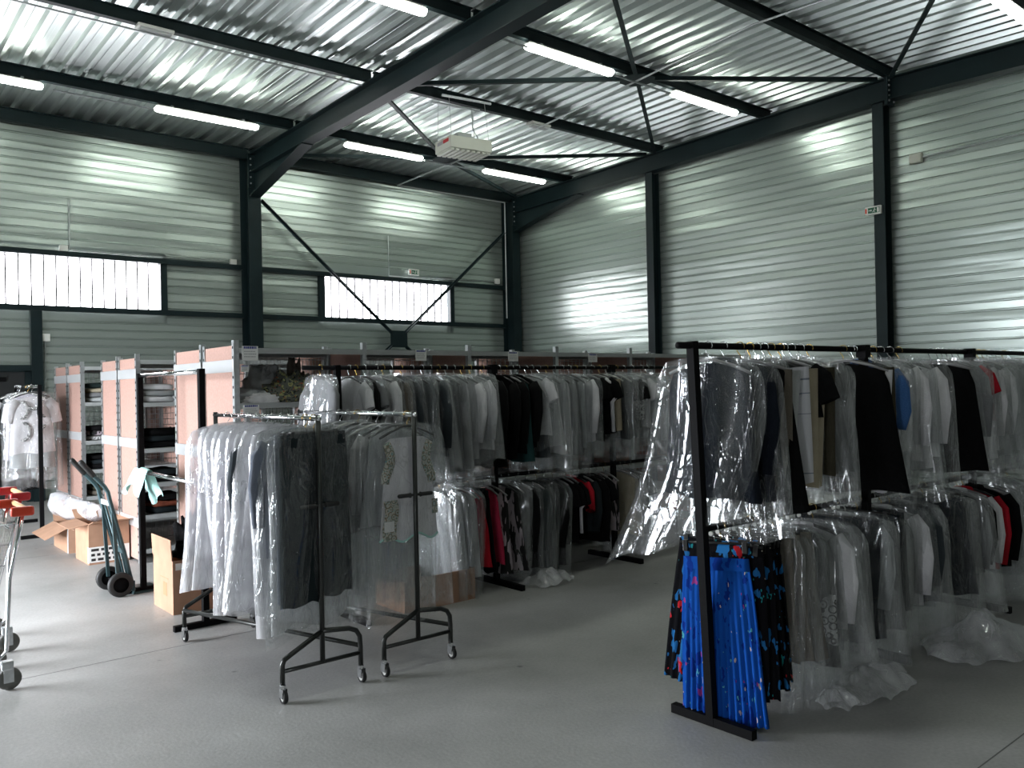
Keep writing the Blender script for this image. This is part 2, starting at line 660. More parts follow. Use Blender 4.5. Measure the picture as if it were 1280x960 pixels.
def tray(axis, wall, a0, a1, z, sign, parent, ztop=None):
    """One cladding tray, running along 'axis' from a0 to a1 at height z (optionally cut along ztop(a))."""
    g = random.Random(int(z * 100) + int(a0 * 10) * 7)
    j = lambda: g.uniform(-0.003, 0.003)
    pr = [(h, o + (j() if abs(o) < 0.003 else 0)) for h, o in tray_profile(1)]
    mb = MB()
    n = 1 if ztop is None else 6
    rows = []
    for i in range(n + 1):
        a = a0 + (a1 - a0) * i / n
        lim = 99 if ztop is None else ztop(a)
        for h, o in pr:
            hh = min(z + h, lim)
            d = wall + sign * o
            rows.append((a, d, hh) if axis == 'x' else (d, a, hh))
    m = len(pr)
    fs = []
    for i in range(n):
        for k in range(m - 1):
            fs.append((i * m + k, (i + 1) * m + k, (i + 1) * m + k + 1, i * m + k + 1))
    mb.add(rows, fs)
    return mb.build('cladding_tray', 'cladding', parent)


WIN = [(1.72, 4.73), (7.84, 10.85)]   # glazing openings, in x
WZ0, WZ1 = 3.08, 3.87
# window wall: outer sheet with the two openings, then one tray per course and bay
wb = MB()
xs = [LEFT_X, WIN[0][0], WIN[0][1], WIN[1][0], WIN[1][1], XG + 0.3]
for i in range(5):
    if i in (1, 3):
        wb.box(xs[i], YB + 0.1, 0, xs[i + 1], YB + 0.2, WZ0)
        wb.box(xs[i], YB + 0.1, WZ1, xs[i + 1], YB + 0.2, 6.3)
    else:
        wb.box(xs[i], YB + 0.1, 0, xs[i + 1], YB + 0.2, 6.3)
wall_back = struct(wb, 'wall_back', 'cladding')
k = 0
z = 0.06
while z < 5.95:
    spans = [(LEFT_X, 0.2), (0.2, 6.3), (6.3, XG)]
    if 3.0 < z + 0.2 and z + 0.2 < 3.95:
        spans = [(LEFT_X, 0.2), (0.2, WIN[0][0] - 0.1), (WIN[0][1] + 0.12, 6.3), (6.3, WIN[1][0] - 0.12), (WIN[1][1] + 0.12, XG)]
    if z + 0.2 < 2.05:
        spans = [(LEFT_X, 0.2), (0.2, 0.7), (2.75, 6.3), (6.3, XG)]
    for a0, a1 in spans:
        if a1 > 1.0:
            tray('x', YB, a0, a1, z, -1, wall_back)
    z += 0.4
# gable wall
wg = MB()
wg.box(XG + 0.1, YF, 0, XG + 0.2, YB + 0.2, 6.4)
wall_right = struct(wg, 'wall_right', 'cladding')
z = 0.06
while z < 6.0:
    for a0, a1 in ((10.62, YB), (6.08, 10.62), (1.6, 6.08)):
        tray('y', XG, a0, a1, z, -1, wall_right, (lambda y: purlin_z(y) + 0.1) if z > 5.5 else None)
    z += 0.4
wf = MB()
wf.box(LEFT_X, YF - 0.1, 0, XG + 0.2, YF, 6.4)
wall_front = struct(wf, 'wall_front', 'bounce_white')  # unseen wall, made white to bounce light onto camera-facing surfaces
wl = MB()
wl.box(LEFT_X - 0.1, YF, 0, LEFT_X, DAYLIGHT_OPENINGS[1][0], 6.4)
wl.box(LEFT_X - 0.1, DAYLIGHT_OPENINGS[1][1], 0, LEFT_X, DOOR_Y0, 6.4)
wl.box(LEFT_X - 0.1, DAYLIGHT_OPENINGS[1][0], DOOR_H, LEFT_X, DAYLIGHT_OPENINGS[1][1], 6.4)
wl.box(LEFT_X - 0.1, DOOR_Y1, 0, LEFT_X, YB + 0.2, 6.4)
wl.box(LEFT_X - 0.1, DOOR_Y0, DOOR_H, LEFT_X, DOOR_Y1, 6.4)
wall_left = struct(wl, 'wall_left', 'cladding')

# roof: an outer skin and the profiled deck, one sheet per metre of width and slope
DECK_H = 0.17        # purlin depth


def deck_z(y):
    return purlin_z(y) + DECK_H


ce = MB()
for y0, y1 in ((YF - 0.2, RIDGE), (RIDGE, YB + 0.2)):
    a, c = deck_z(y0) + 0.12, deck_z(y1) + 0.12
    ce.add([(LEFT_X - 0.2, y0, a), (XG + 0.3, y0, a), (XG + 0.3, y1, c), (LEFT_X - 0.2, y1, c)], [(0, 1, 2, 3)])
ceiling = struct(ce, 'ceiling', 'roof_deck')
PRO = [(0.0, 0.0), (0.046, 0.0), (0.068, 0.06), (0.112, 0.06), (0.118, 0.053), (0.166, 0.053), (0.172, 0.06), (0.228, 0.06)]
x = LEFT_X
while x < XG:
    for y0, y1 in ((YF, RIDGE), (RIDGE, YB + 0.1)):
        mb = MB()
        row = []
        for q in range(4):
            row += [(x + q * 0.25 + a, h) for a, h in PRO]
        row.append((x + 1.0, 0.0))
        n = len(row)
        vs = [(a, y0, deck_z(y0) + h) for a, h in row] + [(a, y1, deck_z(y1) + h) for a, h in row]
        mb.add(vs, [(i, i + 1, n + i + 1, n + i) for i in range(n - 1)])
        mb.build('roof_sheet', 'roof_deck', ceiling)
    x += 1.0

# purlins (I sections on the rafters), one piece per bay
for y in PURLINS:
    zz = purlin_z(y) + 0.08
    for x0, x1 in ((LEFT_X, 0.2), (0.2, 6.28), (6.32, XG)):
        if y < 3 and x0 < 6:
            continue
        struct(MB().ibeam((x0, y, zz), (x1, y, zz), 0.16, 0.085, 0.012, 0.01), 'purlin', 'paint_steel')
# eave beams at the window wall
for x0, x1 in ((LEFT_X, 0.2), (0.2, 6.28), (6.32, XG)):
    struct(MB().ibeam((x0, 14.82, 5.98), (x1, 14.82, 5.98), 0.2, 0.1), 'eave_beam', 'paint_steel')


def portal_frame(xc, bf, name_side):
    """One steel frame: column at the window wall, rafter to the ridge and beyond, haunch, end plates."""
    col = MB().ibeam((xc, 14.79, 0), (xc, 14.79, 5.92), 0.38, bf, 0.016, 0.01, (0, 1, 0))
    c = struct(col, 'steel_column', 'paint_steel')
    part(MB().box(xc - 0.2, 14.5, 0, xc + 0.2, 15.0, 0.02), 'base_plate', 'paint_steel', c)
    for (y0, y1) in ((14.6, RIDGE), (RIDGE, YF)):
        z0, z1 = purlin_z(y0) - 0.17, purlin_z(y1) - 0.17
        rf = struct(MB().ibeam((xc, y0, z0), (xc, y1, z1), 0.33, bf * 0.85, 0.015, 0.009), 'rafter', 'paint_steel')
        # end plates at column and ridge with bolt heads
        for ye, ze in ((y0 - math.copysign(0.012, y0 - y1), z0), (y1 + math.copysign(0.012, y0 - y1), z1)):
            hgt = 0.24
            ep = part(MB().box(xc - bf * 0.5, ye - 0.011, ze - hgt - (0.2 if y0 > 14 and ye > 14 else 0), xc + bf * 0.5, ye + 0.011, ze + 0.17), 'end_plate', 'paint_steel', rf)
            bl = MB()
            for sx in (-1, 1):
                for q in range(5):
                    bl.lathe((xc + sx * bf * 0.32, ye - 0.012, ze - 0.36 + q * 0.11 if y0 > 14 and ye > 14 else ze - 0.18 + q * 0.075), (0, -1, 0), [(0, 0.016), (0.016, 0.015), (0.017, 0.0)], 6)
            bo = part(bl, 'bolt_row', 'galvanised', ep)
            bo['kind'] = 'stuff'
    # haunch under the rafter at the column
    ha = MB()
    yb0, yb1 = 14.58, 12.5
    zb0, zb1 = purlin_z(yb0) - 0.34, purlin_z(yb1) - 0.34
    ha.add([(xc - 0.005, yb0, zb0), (xc - 0.005, yb1, zb1), (xc - 0.005, yb0, zb0 - 0.42), (xc + 0.005, yb0, zb0), (xc + 0.005, yb1, zb1), (xc + 0.005, yb0, zb0 - 0.42)],
           [(0, 1, 2), (5, 4, 3), (0, 3, 4, 1), (1, 4, 5, 2), (2, 5, 3, 0)])
    ha.bar((xc, yb0, zb0 - 0.42), (xc, yb1, zb1 - 0.005), bf * 0.85, 0.015)
    struct(ha, 'haunch', 'paint_steel')


portal_frame(6.3, 0.24, 'main')
portal_frame(0.2, 0.24, 'main')
portal_frame(12.5, 0.22, 'gable')
# gable posts
for y in (10.62, 6.12):
    c = struct(MB().ibeam((12.56, y, 0), (12.56, y, purlin_z(y) - 0.34), 0.2, 0.17, 0.012, 0.009, (1, 0, 0)), 'gable_post', 'paint_steel')
    part(MB().box(12.42, y - 0.12, 0, 12.7, y + 0.12, 0.02), 'base_plate', 'paint_steel', c)
# girts above and below the windows
for zc in (3.915, 3.035):
    for x0, x1 in ((LEFT_X, 0.08), (0.32, 6.18), (6.42, 12.4)):
        struct(MB().bar((x0, 14.93, zc), (x1, 14.93, zc), 0.1, 0.085), 'girt', 'paint_steel')
struct(MB().box(2.74, 14.87, 0, 2.90, 14.97, 2.99), 'door_post', 'paint_steel')
struct(MB().bar((0.32, 14.93, 2.09), (2.74, 14.93, 2.09), 0.1, 0.09), 'door_lintel', 'paint_steel')

# windows: dark frame, upright glazing bars, one translucent pane between each two bars
for wi, (x0, x1) in enumerate(WIN):
    w = bpy.data.objects.new('window_%d' % (wi + 1), None)
    COL.objects.link(w)
    w['kind'] = 'structure'
    fm = MB()
    for xa, xb in ((x0 - 0.11, x0), (x1, x1 + 0.11)):
        fm.box(xa, 14.92, WZ0 - 0.01, xb, 15.1, WZ1 + 0.01)
    part(fm, 'window_frame', 'paint_steel', w)
    n = 17
    step = (x1 - x0) / n
    for q in range(n):
        xa, xb = x0 + q * step + 0.006, x0 + (q + 1) * step - 0.006
        pane = MB()

        def pf(i, j, xa=xa, xb=xb):
            t = i / 6
            return (xa + (xb - xa) * t, 15.05 + 0.025 * math.sin(PI * t), WZ0 - 0.02 + (WZ1 - WZ0 + 0.03) * j)
        pane.grid(pf, 6, 1)
        part(pane, 'pane', 'daylit_pane', w, True)
        if q:
            xm = x0 + q * step
            part(MB().box(xm - 0.010, 15.0, WZ0 - 0.02, xm + 0.010, 15.07, WZ1 + 0.02), 'glazing_bar', 'door_dark', w)

# door in the window wall
d = bpy.data.objects.new('door_1', None)
COL.objects.link(d)
d['kind'] = 'structure'
for xa, xb in ((0.76, 1.70), (1.72, 2.66)):
    lf = part(MB().rbox(xa, 14.96, 0.02, xb, 15.02, 2.03, 0.006), 'door_leaf', 'door_dark', d)
    part(MB().bar((xa + 0.1, 14.92, 0.76), (xb - 0.1, 14.92, 0.76), 0.03, 0.035), 'push_bar', 'tan_plastic', lf)
part(MB().box(0.70, 14.94, 0, 0.76, 15.06, 2.09).box(2.66, 14.94, 0, 2.74, 15.06, 2.05).box(0.70, 14.94, 2.03, 2.74, 15.06, 2.06), 'door_frame', 'paint_steel', d)
cl = part(MB().rbox(2.15, 14.9, 1.88, 2.4, 14.96, 1.95, 0.008), 'door_closer', 'black_steel', d)

# roof bracing: crossed flats in the gable bay with a gusset where they meet a purlin
def flat(p, q, w=0.06, name='roof_brace'):
    return struct(MB().bar(p, q, w, 0.012).bar(Vector(p) + Vector((0, 0, 0.03)), Vector(q) + Vector((0, 0, 0.03)), 0.012, 0.06), name, 'paint_steel')


def gusset(x, y, z, hx=0.24, hy=0.24):
    g = struct(MB().prism([(-hx, -hy * 0.45, 0), (-hx * 0.45, -hy, 0), (hx * 0.45, -hy, 0), (hx, -hy * 0.45, 0), (hx, hy * 0.45, 0), (hx * 0.45, hy, 0), (-hx * 0.45, hy, 0), (-hx, hy * 0.45, 0)], (x, y, z), (0, 0, 0.012)), 'gusset_plate', 'paint_steel')
    return g


for ya, yb in ((14.5, 10.45), (10.45, 5.95), (5.95, 1.45)):
    ym = (ya + yb) / 2
    if ya == 14.5:
        ym = 12.85
    if ya == 10.45:
        ym = 8.1
    zc = purlin_z(ym) - 0.045
    gusset(9.3, ym, zc - 0.006)
    for xe, ye in ((6.46, ya - 0.1), (6.46, yb + 0.1), (12.34, ya - 0.1), (12.34, yb + 0.1)):
        dx, dy = (xe - 9.3), (ye - ym)
        L = math.hypot(dx, dy)
        flat((9.3 + dx / L * 0.2, ym + dy / L * 0.2, zc), (xe, ye, purlin_z(ye) - 0.045))
# wall bracing in the same bay
for xe, s in ((6.5, 1), (12.3, -1)):
    struct(MB().bar((xe, 14.74, 5.16), (9.4 - s * 0.16, 14.74, 2.80), 0.012, 0.07, (0, 1, 0)).bar((xe, 14.77, 5.16), (9.4 - s * 0.16, 14.77, 2.80), 0.07, 0.012, (0, 1, 0)), 'wall_brace', 'paint_steel')
    struct(MB().bar((xe, 14.74, 0.25), (9.4 - s * 0.16, 14.74, 2.54), 0.012, 0.07, (0, 1, 0)).bar((xe, 14.77, 0.25), (9.4 - s * 0.16, 14.77, 2.54), 0.07, 0.012, (0, 1, 0)), 'wall_brace', 'paint_steel')
struct(MB().box(9.2, 14.735, 2.5, 9.6, 14.75, 2.84), 'gusset_plate', 'paint_steel')

# electrical conduit on walls and roof
def conduit(path, r=0.011, m='galvanised'):
    return struct(MB().tube(path, r, 6), 'conduit', m)


zc_ = lambda y: purlin_z(y) - 0.1
conduit([(9.42, 14.72, 5.83), (9.42, 10.45, zc_(10.45)), (9.22, 8.1, zc_(8.1)), (9.02, 5.95, zc_(5.95)), (9.1, 3.8, zc_(3.8)), (9.1, 1.5, zc_(1.5))], 0.014, 'galvanised')
conduit([(9.42, 14.72, 5.83), (12.28, 14.72, 5.83), (12.28, 14.72, 3.2)], 0.016, 'shelf_grey')
conduit([(3.33, 14.97, 4.80), (3.33, 14.97, 4.0)])
conduit([(9.33, 14.97, 4.82), (9.33, 14.97, 3.99), (12.22, 14.97, 4.05)])
conduit([(3.25, 14.97, 4.0), (6.0, 14.97, 4.0)])
conduit([(2.95, 14.96, 2.57), (2.93, 14.96, 1.2)])
conduit([(12.655, 5.66, 4.90), (12.655, 4.0, 4.93), (12.655, 1.8, 4.96)])
conduit([(2.7, 12.9, 5.86), (4.02, 12.9, 5.86)], 0.014)
conduit([(0.6, 10.40, 5.94), (6.1, 10.40, 5.94)], 0.012)
conduit([(8.85, 12.9, 5.86), (10.2, 12.9, 5.86)], 0.014)
conduit([(8.72, 8.05, 5.98), (10.0, 8.05, 5.98)], 0.014)
conduit([(6.5, 8.05, 5.98), (7.15, 8.05, 5.98)], 0.014)

BOXES = [((3.24, 14.955, 4.0), 'small white junction box on the wall over the wide window'),
         ((6.02, 14.955, 4.0), 'small white junction box beside the tall steel column'),
         ((2.96, 14.955, 2.57), 'small white junction box beside the dark door post'),
         ((12.2, 14.955, 4.06), 'small white junction box in the corner by the corner column')]
for (p, lab) in BOXES:
    t = thing('junction_box', lab, 'junction box', p)
    part(MB().rbox(-0.06, -0.03, -0.06, 0.06, 0.03, 0.06, 0.008), 'box_body', 'white_plastic', t)
    part(MB().rbox(-0.055, -0.04, -0.055, 0.055, -0.03, 0.055, 0.003), 'lid', 'white_plastic', t)
t = thing('junction_box', 'white junction box on the gable wall beyond the second post', 'junction box', (12.66, 5.66, 4.90))
part(MB().rbox(-0.03, -0.1, -0.07, 0.03, 0.08, 0.07, 0.008), 'box_body', 'heater_cream', t)
part(MB().rbox(-0.04, -0.09, -0.06, -0.03, 0.07, 0.06, 0.003), 'lid', 'heater_cream', t)


# exit signs: white box, dark pictogram panel with a running figure, an arrow and a door
def exit_sign(label, loc, rotz):
    t = thing('exit_sign', label, 'exit sign', loc, rotz)
    part(MB().rbox(-0.2, -0.035, -0.09, 0.2, 0.035, 0.09, 0.012), 'housing', 'white_plastic', t)
    fa = part(MB().box(-0.12, -0.04, -0.06, 0.17, -0.035, 0.06), 'green_panel', 'sign_green', t)
    fig = MB()
    fig.lathe((0.05, -0.041, 0.04), (0, -1, 0), [(0, 0.012), (0.001, 0.0)], 10)
    fig.bar((0.05, -0.0415, 0.025), (0.03, -0.0415, -0.01), 0.002, 0.02, (1, 0, 0))
    fig.bar((0.03, -0.0415, -0.01), (0.055, -0.0415, -0.05), 0.002, 0.012, (1, 0, 0))
    fig.bar((0.03, -0.0415, -0.01), (-0.005, -0.0415, -0.04), 0.002, 0.012, (1, 0, 0))
    fig.bar((0.045, -0.0415, 0.02), (0.085, -0.0415, 0.0), 0.002, 0.01, (1, 0, 0))
    part(fig, 'running_figure', 'white_plastic', fa)
    part(MB().box(0.11, -0.042, -0.05, 0.155, -0.04, 0.05), 'door_symbol', 'white_plastic', fa)
    part(MB().bar((-0.105, -0.0415, 0), (-0.04, -0.0415, 0), 0.002, 0.014).prism([(-0.045, 0, 0.025), (-0.02, 0, 0), (-0.045, 0, -0.025)], (0, -0.042, 0), (0, 0.002, 0)), 'arrow', 'white_plastic', fa)
    part(MB().rbox(-0.19, -0.042, -0.05, -0.15, -0.034, 0.05, 0.003), 'indicator', 'orange_plastic', t)
    t.scale = (0.62, 0.62, 0.7)
    return t


exit_sign('green running-man exit sign on the wall over the narrow braced window', (9.92, 14.93, 4.10), 0)
exit_sign('green running-man exit sign fixed to the face of the gable post', (12.435, 6.2, 4.2), -PI / 2)


# strip lights under the purlins
def strip_light(x0, y, label):
    zt = purlin_z(y) - 0.03
    t = thing('strip_light', label, 'light', (x0, y - 0.02, zt), 0, 'fluorescent strip lights under the purlins')
    part(MB().rbox(0.02, -0.06, -0.035, 1.58, 0.06, 0.0, 0.01), 'housing', 'white_plastic', t)
    df = MB()
    prof = []
    for s, xx in ((0.55, 0.0), (0.85, 0.012), (1.0, 0.05), (1.0, 1.55), (0.85, 1.588), (0.55, 1.6)):
        prof.append([(xx, 0.07 * s * math.cos(PI * k / 8), -0.035 - 0.065 * s * math.sin(PI * k / 8)) for k in range(9)])
    df.grid(lambda i, j: prof[j][i], 8, 5)
    part(df, 'diffuser', 'tube_light', t, True)
    for xx in (0.25, 1.35):
        part(MB().box(xx - 0.02, -0.03, 0.0, xx + 0.02, 0.03, 0.03), 'mounting_clip', 'galvanised', t)


ROWS = {12.95: [(0.98, 'strip light running out of view above the wide window'), (4.06, 'strip light on the wall-side purlin above the wide window, by the main frame'),
                (7.22, 'strip light on the wall-side purlin, first past the main frame, beside the heater'), (10.27, 'strip light nearest the corner, last on the wall-side purlin')],
        8.1: [(0.85, 'strip light on the mid-slope purlin over the carts'), (4.0, 'strip light on the mid-slope purlin just short of the main frame'),
              (7.15, 'strip light on the mid-slope purlin just past the main frame, before the bracing plate'), (10.07, 'strip light on the mid-slope purlin between bracing plate and gable')],
        3.8: [(10.02, 'strip light on the near slope by the gable, cut by the picture edge'), (3.9, 'strip light on the near slope overhead'), (0.8, 'unseen strip light added on the near slope straight above the viewer')],  # the lamp straight overhead is unseen, added as front fill
        -1.05: [(0.85, 'unseen strip light added on the near slope behind the viewer, towards the carts')]}  # out of view, added to brighten the foreground floor
for y, row in ROWS.items():
    for x0, lab in row:
        strip_light(x0, y, lab)


def emergency_light(x, y, label):
    t = thing('emergency_light', label, 'light', (x, y, purlin_z(y) - 0.005))
    part(MB().rbox(-0.21, -0.08, -0.04, 0.21, 0.08, 0.0, 0.012), 'housing', 'white_plastic', t)
    part(MB().rbox(-0.18, -0.065, -0.075, 0.18, 0.065, -0.035, 0.015), 'lens', 'strap_grey', t)


emergency_light(3.29, 10.42, 'flat white emergency light under the purlin above the strip lights')
emergency_light(9.47, 10.42, 'flat white emergency light on the purlin beside the gas heater')

# radiant gas heater hung from the roof on chains
t = thing('gas_heater', 'cream gas heater box hanging by chains from the roof beside the main frame', 'heater', (7.72, 10.2, 5.19), math.radians(-8))
t.scale = (0.84, 0.84, 0.9)
part(MB().rbox(-0.42, -0.3, 0.0, 0.42, 0.3, 0.2, 0.012), 'casing', 'heater_cream', t)
for q in range(8):
    part(MB().box(-0.4 + q * 0.105, -0.27, -0.03, -0.335 + q * 0.105, 0.27, 0.004), 'burner_slat', 'heater_cream', t)
part(MB().rbox(-0.14, -0.06, 0.2, 0.14, 0.16, 0.34, 0.01), 'fan_box', 'shelf_grey', t)
part(MB().box(-0.425, -0.22, 0.11, -0.42, -0.02, 0.165), 'badge', 'red_plastic', t, label='red badge on the casing')
part(MB().box(-0.425, 0.0, 0.11, -0.42, 0.2, 0.165), 'rating_plate', 'print_grey', t)
part(MB().tube([(0.36, 0.1, 0.2), (0.36, 0.1, 0.34), (0.3, 0.18, 0.5), (0.33, 0.25, 0.86)], 0.012, 6), 'gas_hose', 'galvanised', t)
for cx, cy in ((-0.38, -0.26), (0.38, -0.26), (-0.38, 0.26), (0.38, 0.26)):
    part(MB().tube([(cx, cy, 0.2), (cx * 0.95, cy * 0.8 + 0.05, 0.86)], 0.006, 5), 'chain', 'galvanised', t)
part(MB().bar((-0.5, -0.16, 0.87), (0.5, -0.16, 0.87), 0.04, 0.03).bar((-0.5, 0.26, 0.87), (0.5, 0.26, 0.87), 0.04, 0.03), 'hanging_rail', 'galvanised', t)

# ------------------------------------------------------------------ shelving behind the racks
SX0, BAY, SH = 2.5, 1.1, 2.02
LEVELS = [0.12, 0.45, 0.76, 1.10, 1.55, 1.97]


def shelving(y0, y1, bays, label, slots_front=True):
    """One single-sided run: uprights, boards, chipboard end panel with steel straps, dividers, wire back."""
    t = thing('shelving_unit', label, 'shelving', (SX0, y0, 0), 0, 'back-to-back stock shelving')
    dp = y1 - y0
    for k in range(bays + 1):
        for yy in (0.02, dp - 0.02):
            u = MB().box(k * BAY - 0.02, yy - 0.02, 0, k * BAY + 0.02, yy + 0.02, SH + (0.02 if yy < 0.1 else 0.0))
            up = part(u, 'upright', 'galvanised', t)
            if k == 0:
                s = MB()
                for q in range(26):
                    zz = 0.1 + q * 0.075
                    s.box(-0.022, yy - 0.009, zz, -0.0195, yy + 0.009, zz + 0.02)
                so = part(s, 'slot_row', 'black_steel', up)
                so['kind'] = 'stuff'
    part(MB().box(-0.012, 0.045, 0.03, 0.004, dp - 0.045, SH - 0.02), 'end_panel', 'chipboard', t)
    for zz in (0.35, 1.12, 1.80):
        part(MB().rbox(-0.024, 0.0, zz, -0.012, dp, zz + 0.095, 0.003), 'strap', 'strap_grey', t)
    for k in range(bays):
        for zz in LEVELS:
            part(MB().box(k * BAY + 0.021, 0.0, zz, (k + 1) * BAY - 0.021, dp, zz + 0.012).box(k * BAY + 0.021, 0.0, zz - 0.03, (k + 1) * BAY - 0.021, 0.012, zz).box(k * BAY + 0.021, dp - 0.012, zz - 0.03, (k + 1) * BAY - 0.021, dp, zz), 'shelf_board', 'shelf_grey', t)
        if k:
            part(MB().box(k * BAY - 0.006, 0.05, 0.03, k * BAY + 0.006, dp - 0.05, SH - 0.05), 'divider_panel', 'chipboard', t)
        w = MB()
        yb = dp - 0.012 if slots_front else 0.012
        for q in range(18):
            xx = k * BAY + 0.04 + q * 0.06
            w.box(xx - 0.0015, yb, 0.1, xx + 0.0015, yb + 0.003, SH - 0.03)
        for q in range(31):
            zz = 0.12 + q * 0.06
            w.box(k * BAY + 0.02, yb, zz - 0.0015, (k + 1) * BAY - 0.02, yb + 0.003, zz + 0.0015)
        wo = part(w, 'mesh_back', 'galvanised', t)
        wo['kind'] = 'stuff'
    return t


shelving(6.18, 6.82, 6, 'long grey shelving run with paper signs, directly behind the middle two-tier rack')
shelving(6.86, 7.51, 6, 'shelving run backing onto the signed run, facing the wall-side aisle', False)
shelving(8.61, 9.22, 3, 'shelving run of the centre pair, its open face towards the black frame rack')
shelving(9.26, 9.87, 3, 'shelving run of the centre pair, turned to the window wall', False)
shelving(10.73, 11.38, 3, 'shelving run of the farthest pair, open towards the centre pair')
shelving(11.42, 12.07, 3, 'shelving run of the farthest pair, next to the window wall', False)


def paper_sign(x, z, w, h, label, y=6.155):
    t = thing('paper_sign', label, 'sign', (x, y, z))
    part(MB().box(0, 0, 0, w, 0.002, h), 'sheet', 'paper', t)
    hd = MB()
    xx = w * 0.1
    rng = random.Random(int(x * 100))
    while xx < w * 0.85:
        ww = rng.uniform(0.05, 0.13) * w
        hd.box(xx, -0.001, h * 0.82, min(xx + ww, w * 0.9), 0.0, h * 0.97)
        xx += ww + 0.025 * w
    o = part(hd, 'header_print', 'print_blue', t)
    o['kind'] = 'stuff'
    tx = MB()
    for r in range(3):
        xx = w * 0.12
        while xx < w * 0.8:
            ww = rng.uniform(0.04, 0.12) * w
            tx.box(xx, -0.001, h * (0.6 - r * 0.18), min(xx + ww, w * 0.88), 0.0, h * (0.655 - r * 0.18))
            xx += ww + 0.03 * w
    o = part(tx, 'text_print', 'print_grey', t)
    o['kind'] = 'stuff'


paper_sign(2.535, 1.885, 0.125, 0.11, 'white paper sign at the top corner of the shelving end by the column')
paper_sign(2.535, 1.465, 0.125, 0.085, 'white paper sign on the shelf edge under the patterned clothes heap')
paper_sign(4.09, 1.89, 0.115, 0.095, 'white paper sign on the shelving top, second bay from the end panel')
paper_sign(5.14, 1.89, 0.125, 0.09, 'white paper sign on the shelving top, third bay from the end panel')
paper_sign(6.22, 1.885, 0.13, 0.085, 'white paper sign on the shelving top nearest the gable wall')
paper_sign(2.53, 1.80, 0.06, 0.05, 'small pale card tucked under the corner sign of the shelving', 6.17)


# ------------------------------------------------------------------ soft things
def nz(x, y, z):
    return noise.noise(Vector((x, y, z)))


def shell(mb, z0=-0.12, drop=0.05, dp=1.6, L=0.8, w0=0.4, w1=0.45, wp=1.0, t=0.05, fa=0.008, ff=3.0, seed=0.0, nu=12, nv=10,
          cr=0.0, cs=(9.0, 2.6), hem=0.008, x0=0.0, lean=(0.0, 0.0), tb=1.0, round_top=0.0, tilt=0.0):
    """Closed-sided, open-bottomed flat sleeve of cloth or film hanging from z0 to -L."""
    ring = 2 * nu

    def pt(k, j):
        v = j / nv
        if k <= nu:
            u, side = -1 + 2 * k / nu, 1
        else:
            u, side = 1 - 2 * (k - nu) / nu, -1
        w = w0 + (w1 - w0) * v ** wp
        if round_top and v < 0.12:
            w *= 1 - round_top * (1 - v / 0.12) ** 2
        x = x0 + u * w / 2 + lean[0] * v * v
        zt = z0 - drop * abs(u) ** dp
        z = zt + (-L - zt + tilt * u) * v
        z += hem * v ** 3 * math.sin(5 * u + seed * 3) + hem * 0.8 * v ** 3 * nz(u * 3, seed, 1)
        prof = math.sqrt(max(0.0, 1 - u ** 4 if cr else 1 - u * u))
        th = t * ((0.6 + 0.4 * min(1.0, v * 3)) if cr else (0.25 + 0.75 * min(1.0, v * 3.5))) * (1 + (tb - 1) * v) * prof
        fold = fa * (0.2 + v) * math.sin(ff * PI * u + seed * 5 + 0.8 * math.sin(2.6 * v + seed)) + fa * 1.2 * nz(u * 2 + seed, v * 2, seed)
        y = lean[1] * v * v + fold + side * th / 2
        if cr:
            n1 = nz(u * w * cs[0] + seed * 11 + (5 if side > 0 else 0), z * cs[1], seed * 7)
            n2 = nz(u * w * cs[0] * 1.9 + seed * 5, z * cs[1] * 1.6, side * 3 + seed)
            y += cr * (0.25 + 0.75 * prof) * side * (abs(n1) * 1.6 - 0.25 + 0.5 * n2) * min(1, 0.7 + v * 2)
            x += cr * 0.5 * n2
            z += cr * 0.4 * n1 * v
        return (x, y, z)
    vs = [pt(k, j) for j in range(nv + 1) for k in range(ring)]
    fs = []
    for j in range(nv):
        for k in range(ring):
            k2 = (k + 1) % ring
            fs.append((j * ring + k, (j + 1) * ring + k, (j + 1) * ring + k2, j * ring + k2))
    mb.add(vs, fs)
    return mb


def hanger(t, w, style, hook_mat):
    """Wire hook round the rail (rail axis is the thing's own y) and a plastic shoulder or clip bar."""
    hg = None
    if style == 'clip':
        hg = part(MB().tube([(-w / 2, 0, -0.105), (w / 2, 0, -0.105)], 0.006, 6), 'hanger', 'hanger_black', t, True)
        for s in (-1, 1):
            part(MB().rbox(s * w * 0.42 - 0.012, -0.011, -0.15, s * w * 0.42 + 0.012, 0.011, -0.095, 0.003), 'clip', 'hanger_black', hg)
    else:
        m = {'black': 'hanger_black', 'grey': 'hanger_grey', 'white': 'white_plastic'}[style]
        hg = part(MB().tube([(-w / 2, 0, -0.165), (-w * 0.3, 0, -0.128), (-0.03, 0, -0.1), (0.03, 0, -0.1), (w * 0.3, 0, -0.128), (w / 2, 0, -0.165)],
                            [0.007, 0.009, 0.008, 0.008, 0.009, 0.007], 6, flat=((0, 1, 0), 0.8)), 'hanger', m, t, True)
    pts = [(0, 0, -0.07), (0, 0, -0.045), (0.012, 0, -0.027)] + arc((0, 0, 0), 0.0225, -0.7, PI + 0.5, 8)
    hg.location.z = 0.03
    part(MB().tube(pts, 0.0026, 5), 'hook', hook_mat, hg, True).location.z = -0.03
    return hg


FILMS = ['film', 'film', 'film_clear', 'film_clear']


